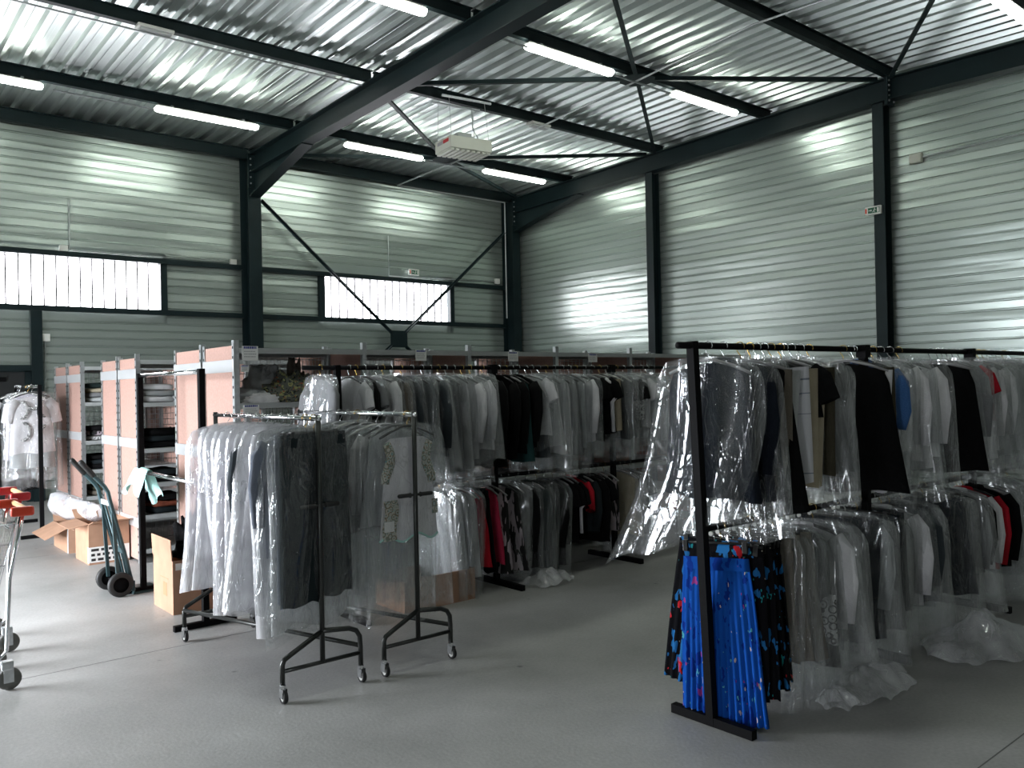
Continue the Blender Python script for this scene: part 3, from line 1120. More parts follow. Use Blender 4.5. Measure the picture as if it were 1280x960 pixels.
def garment(t, kind, c, L, seed, rng, big=1.0, detail=1):
    """Adds hanger and cloth parts of one garment to thing t. Returns its widest half width."""
    cm = 'cloth_' + c
    hookm = rng.choice(['chrome', 'chrome', 'brass'])
    nu, nv = (12, 10) if detail else (8, 7)
    if kind in ('coat', 'jacket', 'shirt'):
        w = rng.uniform(0.40, 0.44) * big
        hanger(t, w, rng.choice(['black', 'black', 'grey']), hookm)
        flare = 1.22 if kind == 'coat' else 1.05
        th = {'coat': 0.075, 'jacket': 0.07, 'shirt': 0.045}[kind]
        part(shell(MB(), -0.108, 0.055, 1.5, L, w, w * flare, 1.0, th, 0.010, 2.4, seed, nu, nv, round_top=0.12), 'body', cm, t, True)
        for s in (-1, 1):
            sl = min(L - 0.05, 0.66 if kind != 'shirt' else 0.62)
            part(MB().tube([(s * (w / 2 - 0.035), 0.0, -0.17), (s * (w / 2 + 0.01), 0.008, -0.24), (s * (w / 2 + 0.03), 0.02, -0.40), (s * (w / 2 + 0.015), 0.035, -sl)],
                           [0.05, 0.06, 0.056, 0.045], 8, flat=((0, 1, 0), 0.5)), 'sleeve', cm, t, True)
        part(MB().tube([(0.055 * math.cos(a), 0.028 * math.sin(a), -0.112 + 0.012 * math.sin(a)) for a in [2 * PI * q / 10 for q in range(10)]], 0.014, 5, closed=True), 'collar', cm, t, True)
        return w + 0.12
    if kind == 'tee':
        w = rng.uniform(0.38, 0.42) * big
        hanger(t, w, rng.choice(['black', 'grey']), hookm)
        part(shell(MB(), -0.112, 0.055, 1.5, L, w, w * 1.04, 1.0, 0.045, 0.009, 2.2, seed, nu, nv, round_top=0.1), 'body', cm, t, True)
        for s in (-1, 1):
            part(MB().tube([(s * (w / 2 - 0.04), 0, -0.17), (s * (w / 2 + 0.02), 0.006, -0.22), (s * (w / 2 + 0.06), 0.012, -0.33)], [0.055, 0.066, 0.06], 8, flat=((0, 1, 0), 0.45), caps=False), 'sleeve', cm, t, True)
        return w + 0.1
    if kind in ('dress', 'top'):
        w = rng.uniform(0.34, 0.40) * big
        hanger(t, w, rng.choice(['black', 'grey', 'white']), hookm)
        part(shell(MB(), -0.115, 0.05, 1.5, L, w, w * rng.uniform(1.15, 1.45), 1.2, 0.05, 0.014, 3.5, seed, nu, nv, round_top=0.1), 'body', cm, t, True)
        return w * 1.3
    if kind in ('pleated', 'skirt'):
        w = 0.34 * big
        hanger(t, w + 0.02, 'clip', hookm)
        part(shell(MB(), -0.185, 0.0, 1, L, w, w * rng.uniform(1.22, 1.36), 0.8, 0.035, 0.010, 13.0, seed, 52, 6, hem=0.006, tb=1.4), 'pleats', cm, t, True)
        part(shell(MB(), -0.13, 0.0, 1, 0.19, w * 0.98, w, 1, 0.03, 0.001, 1, seed, 10, 2, hem=0), 'waistband', cm, t, True)
        return w * 1.3
    if kind == 'trousers':
        w = 0.38 * big
        hanger(t, w * 0.8, 'clip', hookm)
        part(shell(MB(), -0.11, 0.0, 1, 0.18, w, w * 1.02, 1, 0.04, 0.003, 1.4, seed, 12, 3, hem=0), 'waistband', cm, t, True)
        for s in (-1, 1):
            part(shell(MB(), -0.17, 0.0, 1, L, w * 0.56, w * 0.60, 1, 0.05, 0.008, 1.2, seed + s, nu, nv, x0=s * w * 0.25, lean=(s * w * 0.06, s * 0.02)), 'trouser_leg', cm, t, True)
        return w * 1.2
    if kind == 'folded':
        w = 0.30 * big
        hanger(t, 0.40, 'black', hookm)
        part(shell(MB(), -0.15, 0.0, 1, L, w, w * 0.92, 1, 0.055, 0.006, 1.5, seed, nu, nv, x0=-0.09), 'body', cm, t, True)
        return w
    raise ValueError(kind)


def bag(t, seed, w, L, m='film', flare=1.08, th=0.075, lean=(0, 0), cr=0.02, detail=1, tilt=0.0):
    nu, nv = (18, 20) if detail else (12, 13)
    part(shell(MB(), -0.04 - (int(seed * 37) % 5) * 0.007, 0.035, 3.0, L, w + 0.07, (w + 0.07) * flare, 1.2, th, 0.012, 2.5, seed + 0.37, nu, nv, cr, (5.5, 1.5), 0.025, 0.0, lean, 1.1, 0.12, tilt),
         'film_cover', m, t, True)


ONES = ['', 'first', 'second', 'third', 'fourth', 'fifth', 'sixth', 'seventh', 'eighth', 'ninth', 'tenth', 'eleventh', 'twelfth', 'thirteenth', 'fourteenth',
        'fifteenth', 'sixteenth', 'seventeenth', 'eighteenth', 'nineteenth']
TENS = {20: ('twentieth', 'twenty'), 30: ('thirtieth', 'thirty'), 40: ('fortieth', 'forty'), 50: ('fiftieth', 'fifty')}


def ordinal(n):
    if n < 20:
        return ONES[n]
    a, b = TENS[n // 10 * 10]
    return a if n % 10 == 0 else b + '-' + ONES[n % 10]


KINDS = {'coat': 'coat', 'jacket': 'jacket', 'shirt': 'shirt', 'tee': 'short-sleeved top', 'dress': 'dress', 'pleated': 'pleated skirt', 'trousers': 'trousers',
         'folded': 'folded trousers', 'skirt': 'skirt', 'top': 'top'}
COLOURS = {'bluefloral': 'blue flowered', 'darkfloral': 'black flowered', 'zebra': 'black-and-white', 'stripe': 'striped', 'pale': 'pale', 'darkgreen': 'dark green', 'greytrouser': 'charcoal',
           'bluegrey': 'blue-grey'}
NAMES = {'coat': 'coat', 'jacket': 'jacket', 'shirt': 'shirt', 'tee': 'short_sleeved_top', 'dress': 'dress', 'pleated': 'pleated_skirt', 'trousers': 'trousers', 'folded': 'folded_trousers'}


def hang(kind, c, L, film, loc, rotz, where, nth, group, seed, extra=None, film_L=None, detail=1, film_kind=None, flare=1.08, lean=(0, 0), big=1.0, filmw=None, tilt=0.0):
    rng = random.Random(int(seed * 1000) + 17)
    base = c
    desc = COLOURS.get(c, c)
    acc = None
    if c == 'whiteedge':
        base, acc, desc = 'black', 'white', 'black white-edged'
    if c == 'blackprint':
        base, acc, desc = 'black', 'greyswirl', 'black print-panelled'
    lab = '%s %s%s, %s from %s' % (desc, KINDS[kind], ' in film' if film else '', ordinal(nth), where)
    t = thing(NAMES[kind], lab, KINDS[kind].split()[-1] if kind != 'tee' else 'top', loc, rotz, group)
    w = garment(t, kind, base, L, seed, rng, big, detail)
    if acc == 'white':
        # pale edging down the camera-side edge and shoulder
        part(MB().tube([(-w * 0.28, 0.02, -0.145), (-w * 0.40, 0.02, -0.19), (-w * 0.5, 0.025, -0.31), (-w * 0.41, 0.03, -0.36), (-w * 0.40, 0.03, -L * 0.97)], 0.02, 6, flat=((0, 1, 0), 0.5)), 'edging', 'cloth_white', t, True, 'white edging')
    if acc == 'greyswirl':
        part(shell(MB(), -L * 0.55, 0.0, 1, L * 0.86, 0.16, 0.17, 1, 0.07, 0.004, 2, seed, 8, 4, x0=-w * 0.32), 'print_panel', 'cloth_greyswirl', t, True, 'pale swirl-printed panel')
    for ch in t.children:
        if ch.name.split('.')[0] != 'hanger':
            ch.location.z += 0.03
    t.rotation_euler = (rng.uniform(-0.05, 0.05), rng.uniform(-0.05, 0.05), rotz)
    if film:
        lean = (lean[0] + rng.uniform(-0.05, 0.05), lean[1] + rng.uniform(-0.04, 0.04))
        fl_ = film_L if film_L else min(L + rng.uniform(0.06, 0.16), 0.95)
        bag(t, seed, filmw or w, fl_, film_kind or rng.choice(FILMS), flare, rng.uniform(0.07, 0.11), lean, rng.uniform(0.018, 0.032), detail, tilt)
    return t


# ------------------------------------------------------------------ two-tier racks
def two_tier_rack(label, xs, y, top, low, foot=0.46, lean0=0.0, x_end=None):
    t = thing('clothes_rack', label, 'clothes rack', (xs[0], y, 0))
    for k, x in enumerate(xs):
        xx = x - xs[0]
        ly = lean0 if k == 0 else 0
        part(MB().bar((xx, -0.0, 0.0), (xx - (0.03 if k == 0 else 0), ly, top + 0.02), 0.042, 0.042, (1, 0, 0)), 'post', 'black_steel', t)
        part(MB().bar((xx, -foot / 2, 0.022), (xx, foot / 2, 0.022), 0.04, 0.044), 'foot', 'black_steel', t)
    xe = (x_end or xs[-1]) - xs[0]
    part(MB().tube([(-0.14 if lean0 else -0.3, lean0, top), (xe, 0, top)], 0.0165, 8), 'rail', 'black_steel', t, True)
    part(MB().tube([(0, lean0 * 0.5, low), (xe, 0, low)], 0.0165, 8), 'rail', 'black_steel', t, True)
    for x in xs[1:]:
        xx = x - xs[0]
        part(MB().box(xx - 0.03, -0.03, top - 0.05, xx + 0.03, 0.03, top + 0.025), 'rail_clamp', 'black_steel', t)
    return t


two_tier_rack('black two-tier clothes rack with the blue flowered skirts on its lower rail', [3.33, 4.87, 6.41, 7.95], 2.51, 1.83, 0.94, 0.47, 0.05, 8.2)
two_tier_rack('black two-tier clothes rack standing along the shelving, filled with bagged clothes', [3.0, 4.42, 5.86, 7.3], 5.5, 1.81, 0.90, 0.68, 0, 7.4)

BU = [(3.405, 'dress', 'navy', 0.78, 1), (3.53, 'coat', 'navy', 0.80, 1), (3.67, 'dress', 'black', 0.88, 0), (3.76, 'folded', 'taupe', 0.86, 0), (3.82, 'folded', 'pale', 0.66, 1), (3.89, 'folded', 'stripe', 0.74, 0),
      (3.95, 'folded', 'beige', 0.76, 0), (4.04, 'tee', 'black', 0.42, 0), (4.08, 'folded', 'beige', 0.76, 0), (4.15, 'folded', 'olive', 0.72, 1), (4.24, 'dress', 'grey', 0.72, 1), (4.33, 'dress', 'grey', 0.72, 1),
      (4.70, 'dress', 'black', 0.86, 0), (4.79, 'folded', 'olive', 0.86, 0), (4.825, 'folded', 'white', 0.86, 0), (4.92, 'shirt', 'blue', 0.55, 1),
      (4.98, 'dress', 'white', 0.78, 1), (5.06, 'dress', 'pale', 0.8, 1), (5.16, 'shirt', 'white', 0.72, 1), (5.28, 'dress', 'white', 0.78, 1), (5.4, 'shirt', 'white', 0.7, 1),
      (5.86, 'dress', 'black', 0.84, 0), (5.98, 'dress', 'charcoal', 0.8, 1), (6.06, 'shirt', 'grey', 0.68, 1), (6.14, 'tee', 'red', 0.52, 0),
      (6.23, 'dress', 'white', 0.78, 1), (6.33, 'shirt', 'white', 0.72, 1), (6.5, 'dress', 'pale', 0.78, 1), (6.58, 'shirt', 'white', 0.72, 1), (6.66, 'dress', 'pale', 0.74, 1), (6.75, 'dress', 'pale', 0.8, 1),
      (6.84, 'dress', 'pale', 0.74, 1), (6.93, 'shirt', 'pale', 0.63, 1), (7.02, 'dress', 'white', 0.8, 1), (7.14, 'shirt', 'grey', 0.7, 1), (7.27, 'shirt', 'pale', 0.75, 1)]
BL = [(3.40, 'pleated', 'bluefloral', 0.92, 0), (3.46, 'pleated', 'darkfloral', 0.86, 0), (3.53, 'pleated', 'darkfloral', 0.86, 0), (3.59, 'pleated', 'darkfloral', 0.86, 0), (3.65, 'pleated', 'darkfloral', 0.83, 0),
      (3.70, 'pleated', 'darkfloral', 0.8, 0), (3.77, 'trousers', 'taupe', 0.72, 1), (3.84, 'trousers', 'taupe', 0.74, 1), (3.91, 'trousers', 'taupe', 0.76, 1), (3.98, 'trousers', 'charcoal', 0.7, 1),
      (4.08, 'dress', 'blackprint', 0.8, 1), (4.19, 'shirt', 'white', 0.66, 1), (4.3, 'dress', 'grey', 0.75, 1), (4.56, 'trousers', 'navy', 0.78, 1), (4.66, 'shirt', 'pale', 0.66, 1),
      (4.80, 'trousers', 'navy', 0.78, 1), (4.97, 'trousers', 'charcoal', 0.7, 1), (5.09, 'shirt', 'white', 0.7, 1), (5.2, 'trousers', 'navy', 0.7, 1), (5.28, 'shirt', 'slate', 0.63, 1), (5.37, 'dress', 'pale', 0.75, 1),
      (5.66, 'trousers', 'navy', 0.74, 1), (5.86, 'trousers', 'charcoal', 0.74, 1), (5.97, 'shirt', 'grey', 0.64, 1), (6.09, 'jacket', 'black', 0.62, 0),
      (6.2, 'shirt', 'white', 0.64, 0), (6.30, 'shirt', 'red', 0.66, 0), (6.49, 'jacket', 'black', 0.66, 0), (6.57, 'shirt', 'pale', 0.65, 1), (6.66, 'dress', 'pale', 0.75, 1), (6.75, 'dress', 'white', 0.73, 1),
      (6.84, 'dress', 'charcoal', 0.75, 1), (6.97, 'shirt', 'pale', 0.65, 1), (7.11, 'dress', 'pale', 0.75, 1)]
MU = [(2.84, 'shirt', 'grey', 0.6, 1), (3.07, 'tee', 'white', 0.5, 1), (3.13, 'jacket', 'black', 0.6, 0), (3.20, 'tee', 'grey', 0.55, 1), (3.3, 'shirt', 'white', 0.6, 1), (3.36, 'folded', 'taupe', 0.7, 1), (3.43, 'shirt', 'taupe', 0.7, 1),
      (3.52, 'jacket', 'slate', 0.7, 1), (3.62, 'jacket', 'slate', 0.7, 1), (3.71, 'jacket', 'slate', 0.72, 1), (3.79, 'dress', 'grey', 0.85, 1), (3.87, 'dress', 'pale', 0.85, 1), (3.94, 'dress', 'grey', 0.85, 1),
      (4.02, 'dress', 'white', 0.85, 1), (4.1, 'shirt', 'white', 0.75, 1), (4.18, 'shirt', 'white', 0.7, 1), (4.31, 'coat', 'black', 0.85, 0), (4.49, 'jacket', 'black', 0.78, 0),
      (4.56, 'jacket', 'black', 0.75, 0), (4.63, 'dress', 'teal', 0.82, 0), (4.70, 'jacket', 'black', 0.7, 0), (4.79, 'tee', 'white', 0.62, 1), (4.86, 'dress', 'slate', 0.8, 1), (4.94, 'dress', 'white', 0.78, 1),
      (5.03, 'dress', 'pale', 0.8, 1), (5.12, 'dress', 'white', 0.8, 1), (5.22, 'dress', 'grey', 0.8, 1), (5.31, 'dress', 'pale', 0.75, 1), (5.39, 'shirt', 'white', 0.7, 1), (5.5, 'tee', 'black', 0.7, 0),
      (5.61, 'tee', 'whiteedge', 0.65, 0), (5.70, 'folded', 'beige', 0.62, 1), (5.79, 'dress', 'charcoal', 0.7, 1), (5.93, 'dress', 'grey', 0.7, 1), (6.03, 'tee', 'blackprint', 0.6, 1), (6.15, 'tee', 'white', 0.6, 1),
      (6.29, 'tee', 'pale', 0.6, 1), (6.37, 'dress', 'white', 0.73, 1), (6.46, 'dress', 'pale', 0.7, 1)]
ML = [(3.79, 'dress', 'pale', 0.78, 1), (3.86, 'dress', 'white', 0.78, 1), (3.93, 'dress', 'pale', 0.78, 1), (3.99, 'dress', 'white', 0.78, 1), (4.05, 'dress', 'white', 0.78, 1), (4.10, 'dress', 'pink', 0.72, 1), (4.15, 'dress', 'red', 0.72, 0),
      (4.20, 'trousers', 'black', 0.78, 0), (4.30, 'dress', 'pink', 0.72, 0), (4.36, 'dress', 'zebra', 0.8, 0), (4.47, 'dress', 'zebra', 0.8, 0), (4.55, 'dress', 'black', 0.8, 1), (4.66, 'coat', 'black', 0.8, 1),
      (4.78, 'coat', 'darkgreen', 0.82, 1), (4.89, 'trousers', 'darkgreen', 0.84, 1), (4.98, 'coat', 'black', 0.82, 1), (5.08, 'tee', 'black', 0.66, 0), (5.17, 'tee', 'black', 0.66, 0), (5.24, 'tee', 'whiteedge', 0.6, 0),
      (5.31, 'shirt', 'red', 0.35, 0), (5.4, 'jacket', 'charcoal', 0.6, 0), (5.48, 'jacket', 'black', 0.7, 0), (5.56, 'tee', 'black', 0.7, 0), (5.64, 'dress', 'zebra', 0.62, 0), (5.73, 'dress', 'zebra', 0.62, 0),
      (5.93, 'dress', 'beige', 0.7, 1), (6.0, 'dress', 'beige', 0.7, 1), (6.08, 'tee', 'black', 0.7, 0)]


def load(rows, y, z, where, group, s0, twist, film_extra=0.0):
    for i, (x, kind, c, L, film) in enumerate(rows):
        seed = s0 + i * 0.731
        rng = random.Random(i * 7 + int(s0 * 10))
        fL = None
        if film_extra and film:
            fL = min(z - 0.03, L + rng.uniform(0.1, 0.1 + film_extra))
        kw = {}
        if s0 == 1.0 and i == 0:
            kw = dict(filmw=0.50, flare=1.35, lean=(0.24, 0.03), tilt=-0.17, film_kind='film_clear', big=1.12)
            fL = 1.0
        if s0 == 1.0 and i == 1:
            kw = dict(filmw=0.54, flare=1.1, film_kind='film_clear')
            fL = 0.95
        if kind in ('coat', 'trousers') and film and 'film_kind' not in kw:
            kw['film_kind'] = 'film_clear'
        if s0 == 3.0 and i == 0:
            kw.update(big=0.8, filmw=0.36, film_kind='film')
        if c == 'navy' and kind == 'trousers':
            kw['big'] = 1.2
        if c == 'darkfloral' and i < 3:
            kw['big'] = 1.22
        if c == 'black' and kind == 'dress' and s0 == 1.0:
            kw['big'] = 1.32
        o = hang(kind, c, L, film, (x, y, z), PI / 2 + twist + rng.uniform(-0.14, 0.14) + (0.25 if (c == 'black' and kind == 'dress') or (c == 'navy' and kind == 'trousers') else 0), where, i + 1, group, seed, film_L=fL, detail=1 if x < 5.2 else 0, **kw)
        if s0 == 2.0 and i < 14:
            part(MB().lathe((0.016, 0, -0.03), (0, 1, 0), [(-0.005, 0.0), (-0.005, 0.011), (0.005, 0.011), (0.005, 0.0)], 10), 'size_marker', 'white_plastic', o)
        if s0 == 2.0 and i == 0:
            for ch in o.children:
                if ch.name.split('.')[0] in ('pleats', 'waistband'):
                    ch.location.z -= 0.045
        if s0 == 2.0 and 0 < i < 4:
            for ch in o.children:
                if ch.name.split('.')[0] in ('pleats', 'waistband'):
                    ch.location.z += 0.03
                    ch.scale.x = 1.08
        if s0 == 1.0 and i == 0:
            for q in range(5):
                part(MB().lathe((0.03 - 0.012 * q, -0.055, -0.30 - 0.11 * q), (0, 1, 0), [(0, 0.0), (0, 0.011), (0.006, 0.009), (0.006, 0.0)], 10), 'button', 'gold_button', o)


load(BU, 2.545, 1.83, "the end post, upper rail, blue-skirt rack", 'clothes on the upper rail of the blue-skirt rack', 1.0, 0.12)
load(BL, 2.53, 0.94, "the end post, lower rail, blue-skirt rack", 'clothes on the lower rail of the blue-skirt rack', 2.0, 0.15, 0.2)
load(MU, 5.5, 1.81, "the end post, upper rail, shelving-side rack", 'clothes on the upper rail of the shelving-side rack', 3.0, 0.1)
load(ML, 5.5, 0.90, "the pale-dress end, lower rail, shelving-side rack", 'clothes on the lower rail of the shelving-side rack', 4.0, 0.1, 0.1)

# ------------------------------------------------------------------ rolling racks
def rolling_rack(label, x, y0, y1, top=1.495, hw=0.235):
    t = thing('rolling_rack', label, 'clothes rack', (x, y0, 0))
    ln = y1 - y0
    for k, yy in enumerate((0.0, ln)):
        part(MB().tube([(0, yy, 0.165), (0, yy, top + 0.02)], 0.0145, 10), 'post', 'rack_tube', t, True)
        b = MB().tube([(-hw, yy, 0.085), (-hw, yy, 0.20), (-hw + 0.012, yy, 0.225), (-hw + 0.05, yy, 0.245), (0, yy, 0.335)], 0.0145, 8)
        b.tube([(0, yy, 0.335), (hw - 0.07, yy, 0.315), (hw - 0.025, yy, 0.295), (hw - 0.004, yy, 0.26), (hw, yy, 0.2), (hw, yy, 0.085)], 0.0145, 8)
        b.tube([(-hw, yy, 0.165), (hw, yy, 0.165)], 0.012, 8)
        part(b, 'base_frame', 'rack_tube', t, True)
        for s in (-1, 1):
            c = part(MB().lathe((s * hw, yy, 0.075), (0, 0, 1), [(0, 0.012), (0.0, 0.017), (0.018, 0.017), (0.022, 0.012)], 10).box(s * hw - 0.016, yy - 0.03, 0.03, s * hw - 0.012, yy + 0.012, 0.078).box(s * hw + 0.012, yy - 0.03, 0.03, s * hw + 0.016, yy + 0.012, 0.078), 'caster', 'chrome', t)
            part(MB().lathe((s * hw, yy - 0.012, 0.036), (1, 0, 0), [(-0.011, 0.024), (-0.011, 0.034), (-0.005, 0.036), (0.005, 0.036), (0.011, 0.034), (0.011, 0.024)], 16), 'tyre', 'rubber', c, True)
            part(MB().lathe((s * hw, yy - 0.012, 0.036), (1, 0, 0), [(-0.009, 0.0), (-0.009, 0.025), (0.009, 0.025), (0.009, 0.0)], 16), 'wheel_hub', 'white_plastic', c, True)
    part(MB().tube([(0, -0.015, top), (0, ln + 0.015, top)], 0.014, 8), 'rail', 'chrome', t, True)
    part(MB().tube([(hw, 0.0, 0.205), (-hw, ln, 0.205)], 0.0135, 8), 'base_bar', 'rack_tube', t, True)
    part(MB().tube([(-0.11, 0, 1.02), (0.11, 0, 1.02)], 0.008, 8), 'cross_arm', 'rack_tube', t, True)
    for s in (-1, 1):
        part(MB().tube([(s * 0.035, 0, 1.02), (s * 0.045, 0, 1.02), (s * 0.115, 0, 1.02), (s * 0.12, 0, 1.02)], [0.016, 0.012, 0.012, 0.008], 8), 'hand_grip', 'rubber', t, True)
    return t


rolling_rack('rolling garment rack carrying charcoal trousers in front of white bagged dresses', 2.157, 4.217, 5.714)
rolling_rack('rolling garment rack with the white printed tank top at its near end', 2.77, 4.20, 5.70)

R1 = [(4.27, 'trousers', 'greytrouser', 1.03, 1), (4.37, 'trousers', 'bluegrey', 1.02, 1), (4.47, 'shirt', 'bluegrey', 0.80, 1), (4.57, 'trousers', 'charcoal', 0.84, 1), (4.68, 'dress', 'white', 0.72, 1), (4.79, 'jacket', 'slate', 0.62, 1),
      (4.90, 'dress', 'white', 0.85, 1), (5.02, 'dress', 'lilac', 0.9, 1), (5.14, 'dress', 'white', 0.85, 1), (5.26, 'dress', 'lilac', 0.9, 1), (5.38, 'dress', 'white', 0.9, 1), (5.50, 'dress', 'lilac', 0.88, 1)]
for i, (y, kind, c, L, film) in enumerate(R1):
    rng = random.Random(i + 5)
    hang(kind, c, L, film, (2.157, y, 1.495), 0.16 + rng.uniform(-0.1, 0.1), 'the near post, charcoal-trouser rolling rack', i + 1, 'clothes on the charcoal-trouser rolling rack', 5 + i * 0.61,
         film_L=(1.16 if i < 2 else rng.uniform(1.05, 1.2)), film_kind=('film_clear' if i < 1 else 'film' if i < 3 else 'film_milky'), big=1.14 if i < 2 else 1.05, filmw=0.50 if i == 0 else 0.48)
R2 = [(4.40, 'dress', 'pale', 0.7, 1), (4.52, 'shirt', 'white', 0.7, 1), (4.63, 'dress', 'grey', 0.75, 1), (4.74, 'shirt', 'pale', 0.7, 1), (4.86, 'tee', 'white', 0.65, 1), (4.98, 'dress', 'pale', 0.75, 1), (5.10, 'shirt', 'white', 0.7, 1),
      (5.22, 'dress', 'grey', 0.75, 1)]
# the tank top at the near end, in its own clear cover
t = thing('tank_top', 'white tank top with teal swirl print in clear film, front of the second rolling rack', 'top', (2.77, 4.275, 1.495), 0.06, 'clothes on the tank-top rolling rack')
hanger(t, 0.40, 'black', 'brass')


def tank_pt(i, j, side):
    """Tank top outline: straps, scooped neck, deep armholes, slightly flared body."""
    v = j / 14
    z = -0.135 - v * 0.60
    if v < 0.36:
        a = v / 0.36
        wo = 0.165 - 0.030 * math.sin(PI * min(1, a * 1.15)) if a < 0.85 else 0.148 + (a - 0.85) / 0.15 * 0.03
    else:
        wo = 0.178 + 0.035 * (v - 0.36) / 0.64
    inner = 0.105 * math.sqrt(max(0, 1 - (v / 0.24) ** 2)) if v < 0.24 else 0.0
    u = i / 16
    s = -1 if u < 0.5 else 1
    k = abs(u - 0.5) * 2
    x = s * (inner + (wo - inner) * k)
    z -= 0.03 * k * (1 - v) - 0.02 * v * math.sin(3 * x * 10)
    y = side * 0.014 * (1 - k * k) + 0.006 * math.sin(14 * x + 3 * v) * v
    return (x, y, z)


tk = MB()
tk.grid(lambda i, j: tank_pt(i, j, -1), 16, 14)
tk.grid(lambda i, j: tank_pt(i, j, 1), 16, 14)
part(tk, 'body', 'cloth_white', t, True)
for s in (-1, 1):
    edge = []
    for j in range(0, 7):
        p = tank_pt(16 if s > 0 else 0, j, -1)
        edge.append((p[0] - s * 0.008, -0.008, p[2]))
    part(MB().tube(edge, [0.03, 0.034, 0.036, 0.036, 0.034, 0.034, 0.03], 8, flat=((0, 1, 0), 0.25)), 'printed_trim', 'cloth_swirl', t, True, 'swirl-printed armhole trim')
pp = MB()
pp.grid(lambda i, j: (-0.20 + 0.10 * i / 6 + 0.012 * math.sin(j), -0.026 - 0.003 * math.sin(i), -0.50 - 0.235 * j / 6), 6, 6)
part(pp, 'printed_patch', 'cloth_swirl', t, True, 'swirl-printed patch at the hem')
pp = MB()
pp.grid(lambda i, j: (0.16 + 0.045 * i / 4, -0.02, -0.52 - 0.09 * j / 4), 4, 4)
part(pp, 'printed_patch', 'cloth_swirl', t, True)
he = MB().tube([tank_pt(i, 14, -1) for i in range(17)], 0.007, 5)
part(he, 'hem_trim', 'teal_cloth', t, True, 'teal scalloped hem')
part(MB().box(-0.20, -0.034, -0.68, -0.13, -0.031, -0.62), 'label_tag', 'paper', t)
bag(t, 9.4, 0.50, 1.20, 'film_clear', 1.12, 0.10, (0, 0), 0.022)
for i, (y, kind, c, L, film) in enumerate(R2):
    rng = random.Random(i + 55)
    hang(kind, c, L, film, (2.77, y, 1.495), 0.1 + rng.uniform(-0.1, 0.1), 'the near post, tank-top rolling rack', i + 2, 'clothes on the tank-top rolling rack', 8 + i * 0.57, film_L=rng.uniform(1.1, 1.25))

# ------------------------------------------------------------------ empty black frame rack with a towel on its lower rail
def frame_rack(label, x, y0, y1, top=1.79, low=1.0, lower=True):
    t = thing('clothes_rack', label, 'clothes rack', (x, y0, 0))
    for yy in (0, y1 - y0):
        part(MB().bar((0, yy, 0), (0, yy, top + 0.02), 0.042, 0.042, (1, 0, 0)), 'post', 'black_steel', t)
        part(MB().bar((-0.22, yy, 0.02), (0.22, yy, 0.02), 0.04, 0.04), 'foot', 'black_steel', t)
    part(MB().tube([(0, 0, top), (0, y1 - y0, top)], 0.0165, 10), 'rail', 'chrome', t, True)
    if lower:
        part(MB().tube([(0, 0, low), (0, y1 - y0 + 0.1, low)], 0.0165, 10), 'rail', 'chrome', t, True)
    return t


frame_rack('empty black frame clothes rack with chrome rails by the hand truck', 2.16, 5.98, 7.40, 1.80, 1.0)
t = thing('towel', 'pale teal cloth draped over the lower chrome rail of the empty rack', 'cloth', (2.16, 7.36, 1.0))
tw = MB()


def towel_pt(i, j, s):
    u = i / 14 - 0.5
    v = j / 10
    wv = 0.012 * math.sin(i * 1.1 + s) + 0.02 * nz(u * 5, v * 3, s)
    x = s * (0.019 + 0.09 * v + wv * v)
    return (x, u * 0.36 * (1 + 0.1 * v) + (0.05 if s > 0 else -0.01) * v, 0.02 - v * (0.21 + 0.05 * s + 0.05 * math.sin(2.2 * u * PI + s)) + 0.012 * (1 - v) * math.cos(u * 3))


tw.grid(lambda i, j: towel_pt(i, j, -1), 14, 10)
tw.grid(lambda i, j: towel_pt(i, j, 1), 14, 10)
tw.grid(lambda i, j: (towel_pt(i, 0, -1)[0] + (towel_pt(i, 0, 1)[0] - towel_pt(i, 0, -1)[0]) * j / 3, towel_pt(i, 0, -1)[1], towel_pt(i, 0, -1)[2] + 0.008 * math.sin(PI * j / 3)), 14, 3)
part(tw, 'cloth_sheet', 'teal_cloth', t, True)

# ------------------------------------------------------------------ rack by the wall shelving end, with a printed top
frame_rack('black frame rack standing at the farthest shelving pair, hung with a printed white top', 2.12, 11.08, 12.5, 1.76, 1.0, False)
t = thing('printed_top', 'white top with grey swirl rings in clear film, on the farthest black rack', 'top', (2.06, 11.2, 1.76), 0.12, 'clothes on the farthest black rack')
hanger(t, 0.42, 'black', 'chrome')
part(shell(MB(), -0.115, 0.06, 1.5, 0.78, 0.42, 0.50, 1, 0.05, 0.008, 2, 3.3, 14, 12), 'body', 'cloth_white', t, True)
for s in (-1, 1):
    part(MB().tube([(s * 0.16, 0, -0.16), (s * 0.23, 0, -0.24), (s * 0.27, 0, -0.42)], [0.06, 0.07, 0.06], 8, flat=((0, 1, 0), 0.5)), 'sleeve', 'cloth_white', t, True)
for cx, cz, a0, a1, r in ((-0.17, -0.27, -1.3, 1.2, 0.11), (-0.15, -0.52, -1.5, 1.3, 0.11), (0.17, -0.26, 2.0, 4.3, 0.11), (0.0, -0.17, 3.3, 6.1, 0.09), (0.17, -0.55, 1.9, 3.6, 0.10)):
    pts = [(p[0], -0.045, p[2]) for p in arc((cx, 0, cz), r, a0, a1, 10)]
    part(MB().tube(pts, [0.008] + [0.022] * 9 + [0.008], 6, flat=((0, 1, 0), 0.3)), 'swirl_print', 'cloth_greyswirl', t, True)
part(shell(MB(), -0.76, 0.0, 1, 0.95, 0.47, 0.5, 1, 0.05, 0.01, 3, 2.2, 14, 5), 'underskirt', 'cloth_pale', t, True)
bag(t, 4.4, 0.54, 1.20, 'film_clear', 1.1, 0.12, (0, 0), 0.025)
part(MB().box(0.03, -0.075, -0.33, 0.08, -0.07, -0.24), 'swing_tag', 'print_black', t)
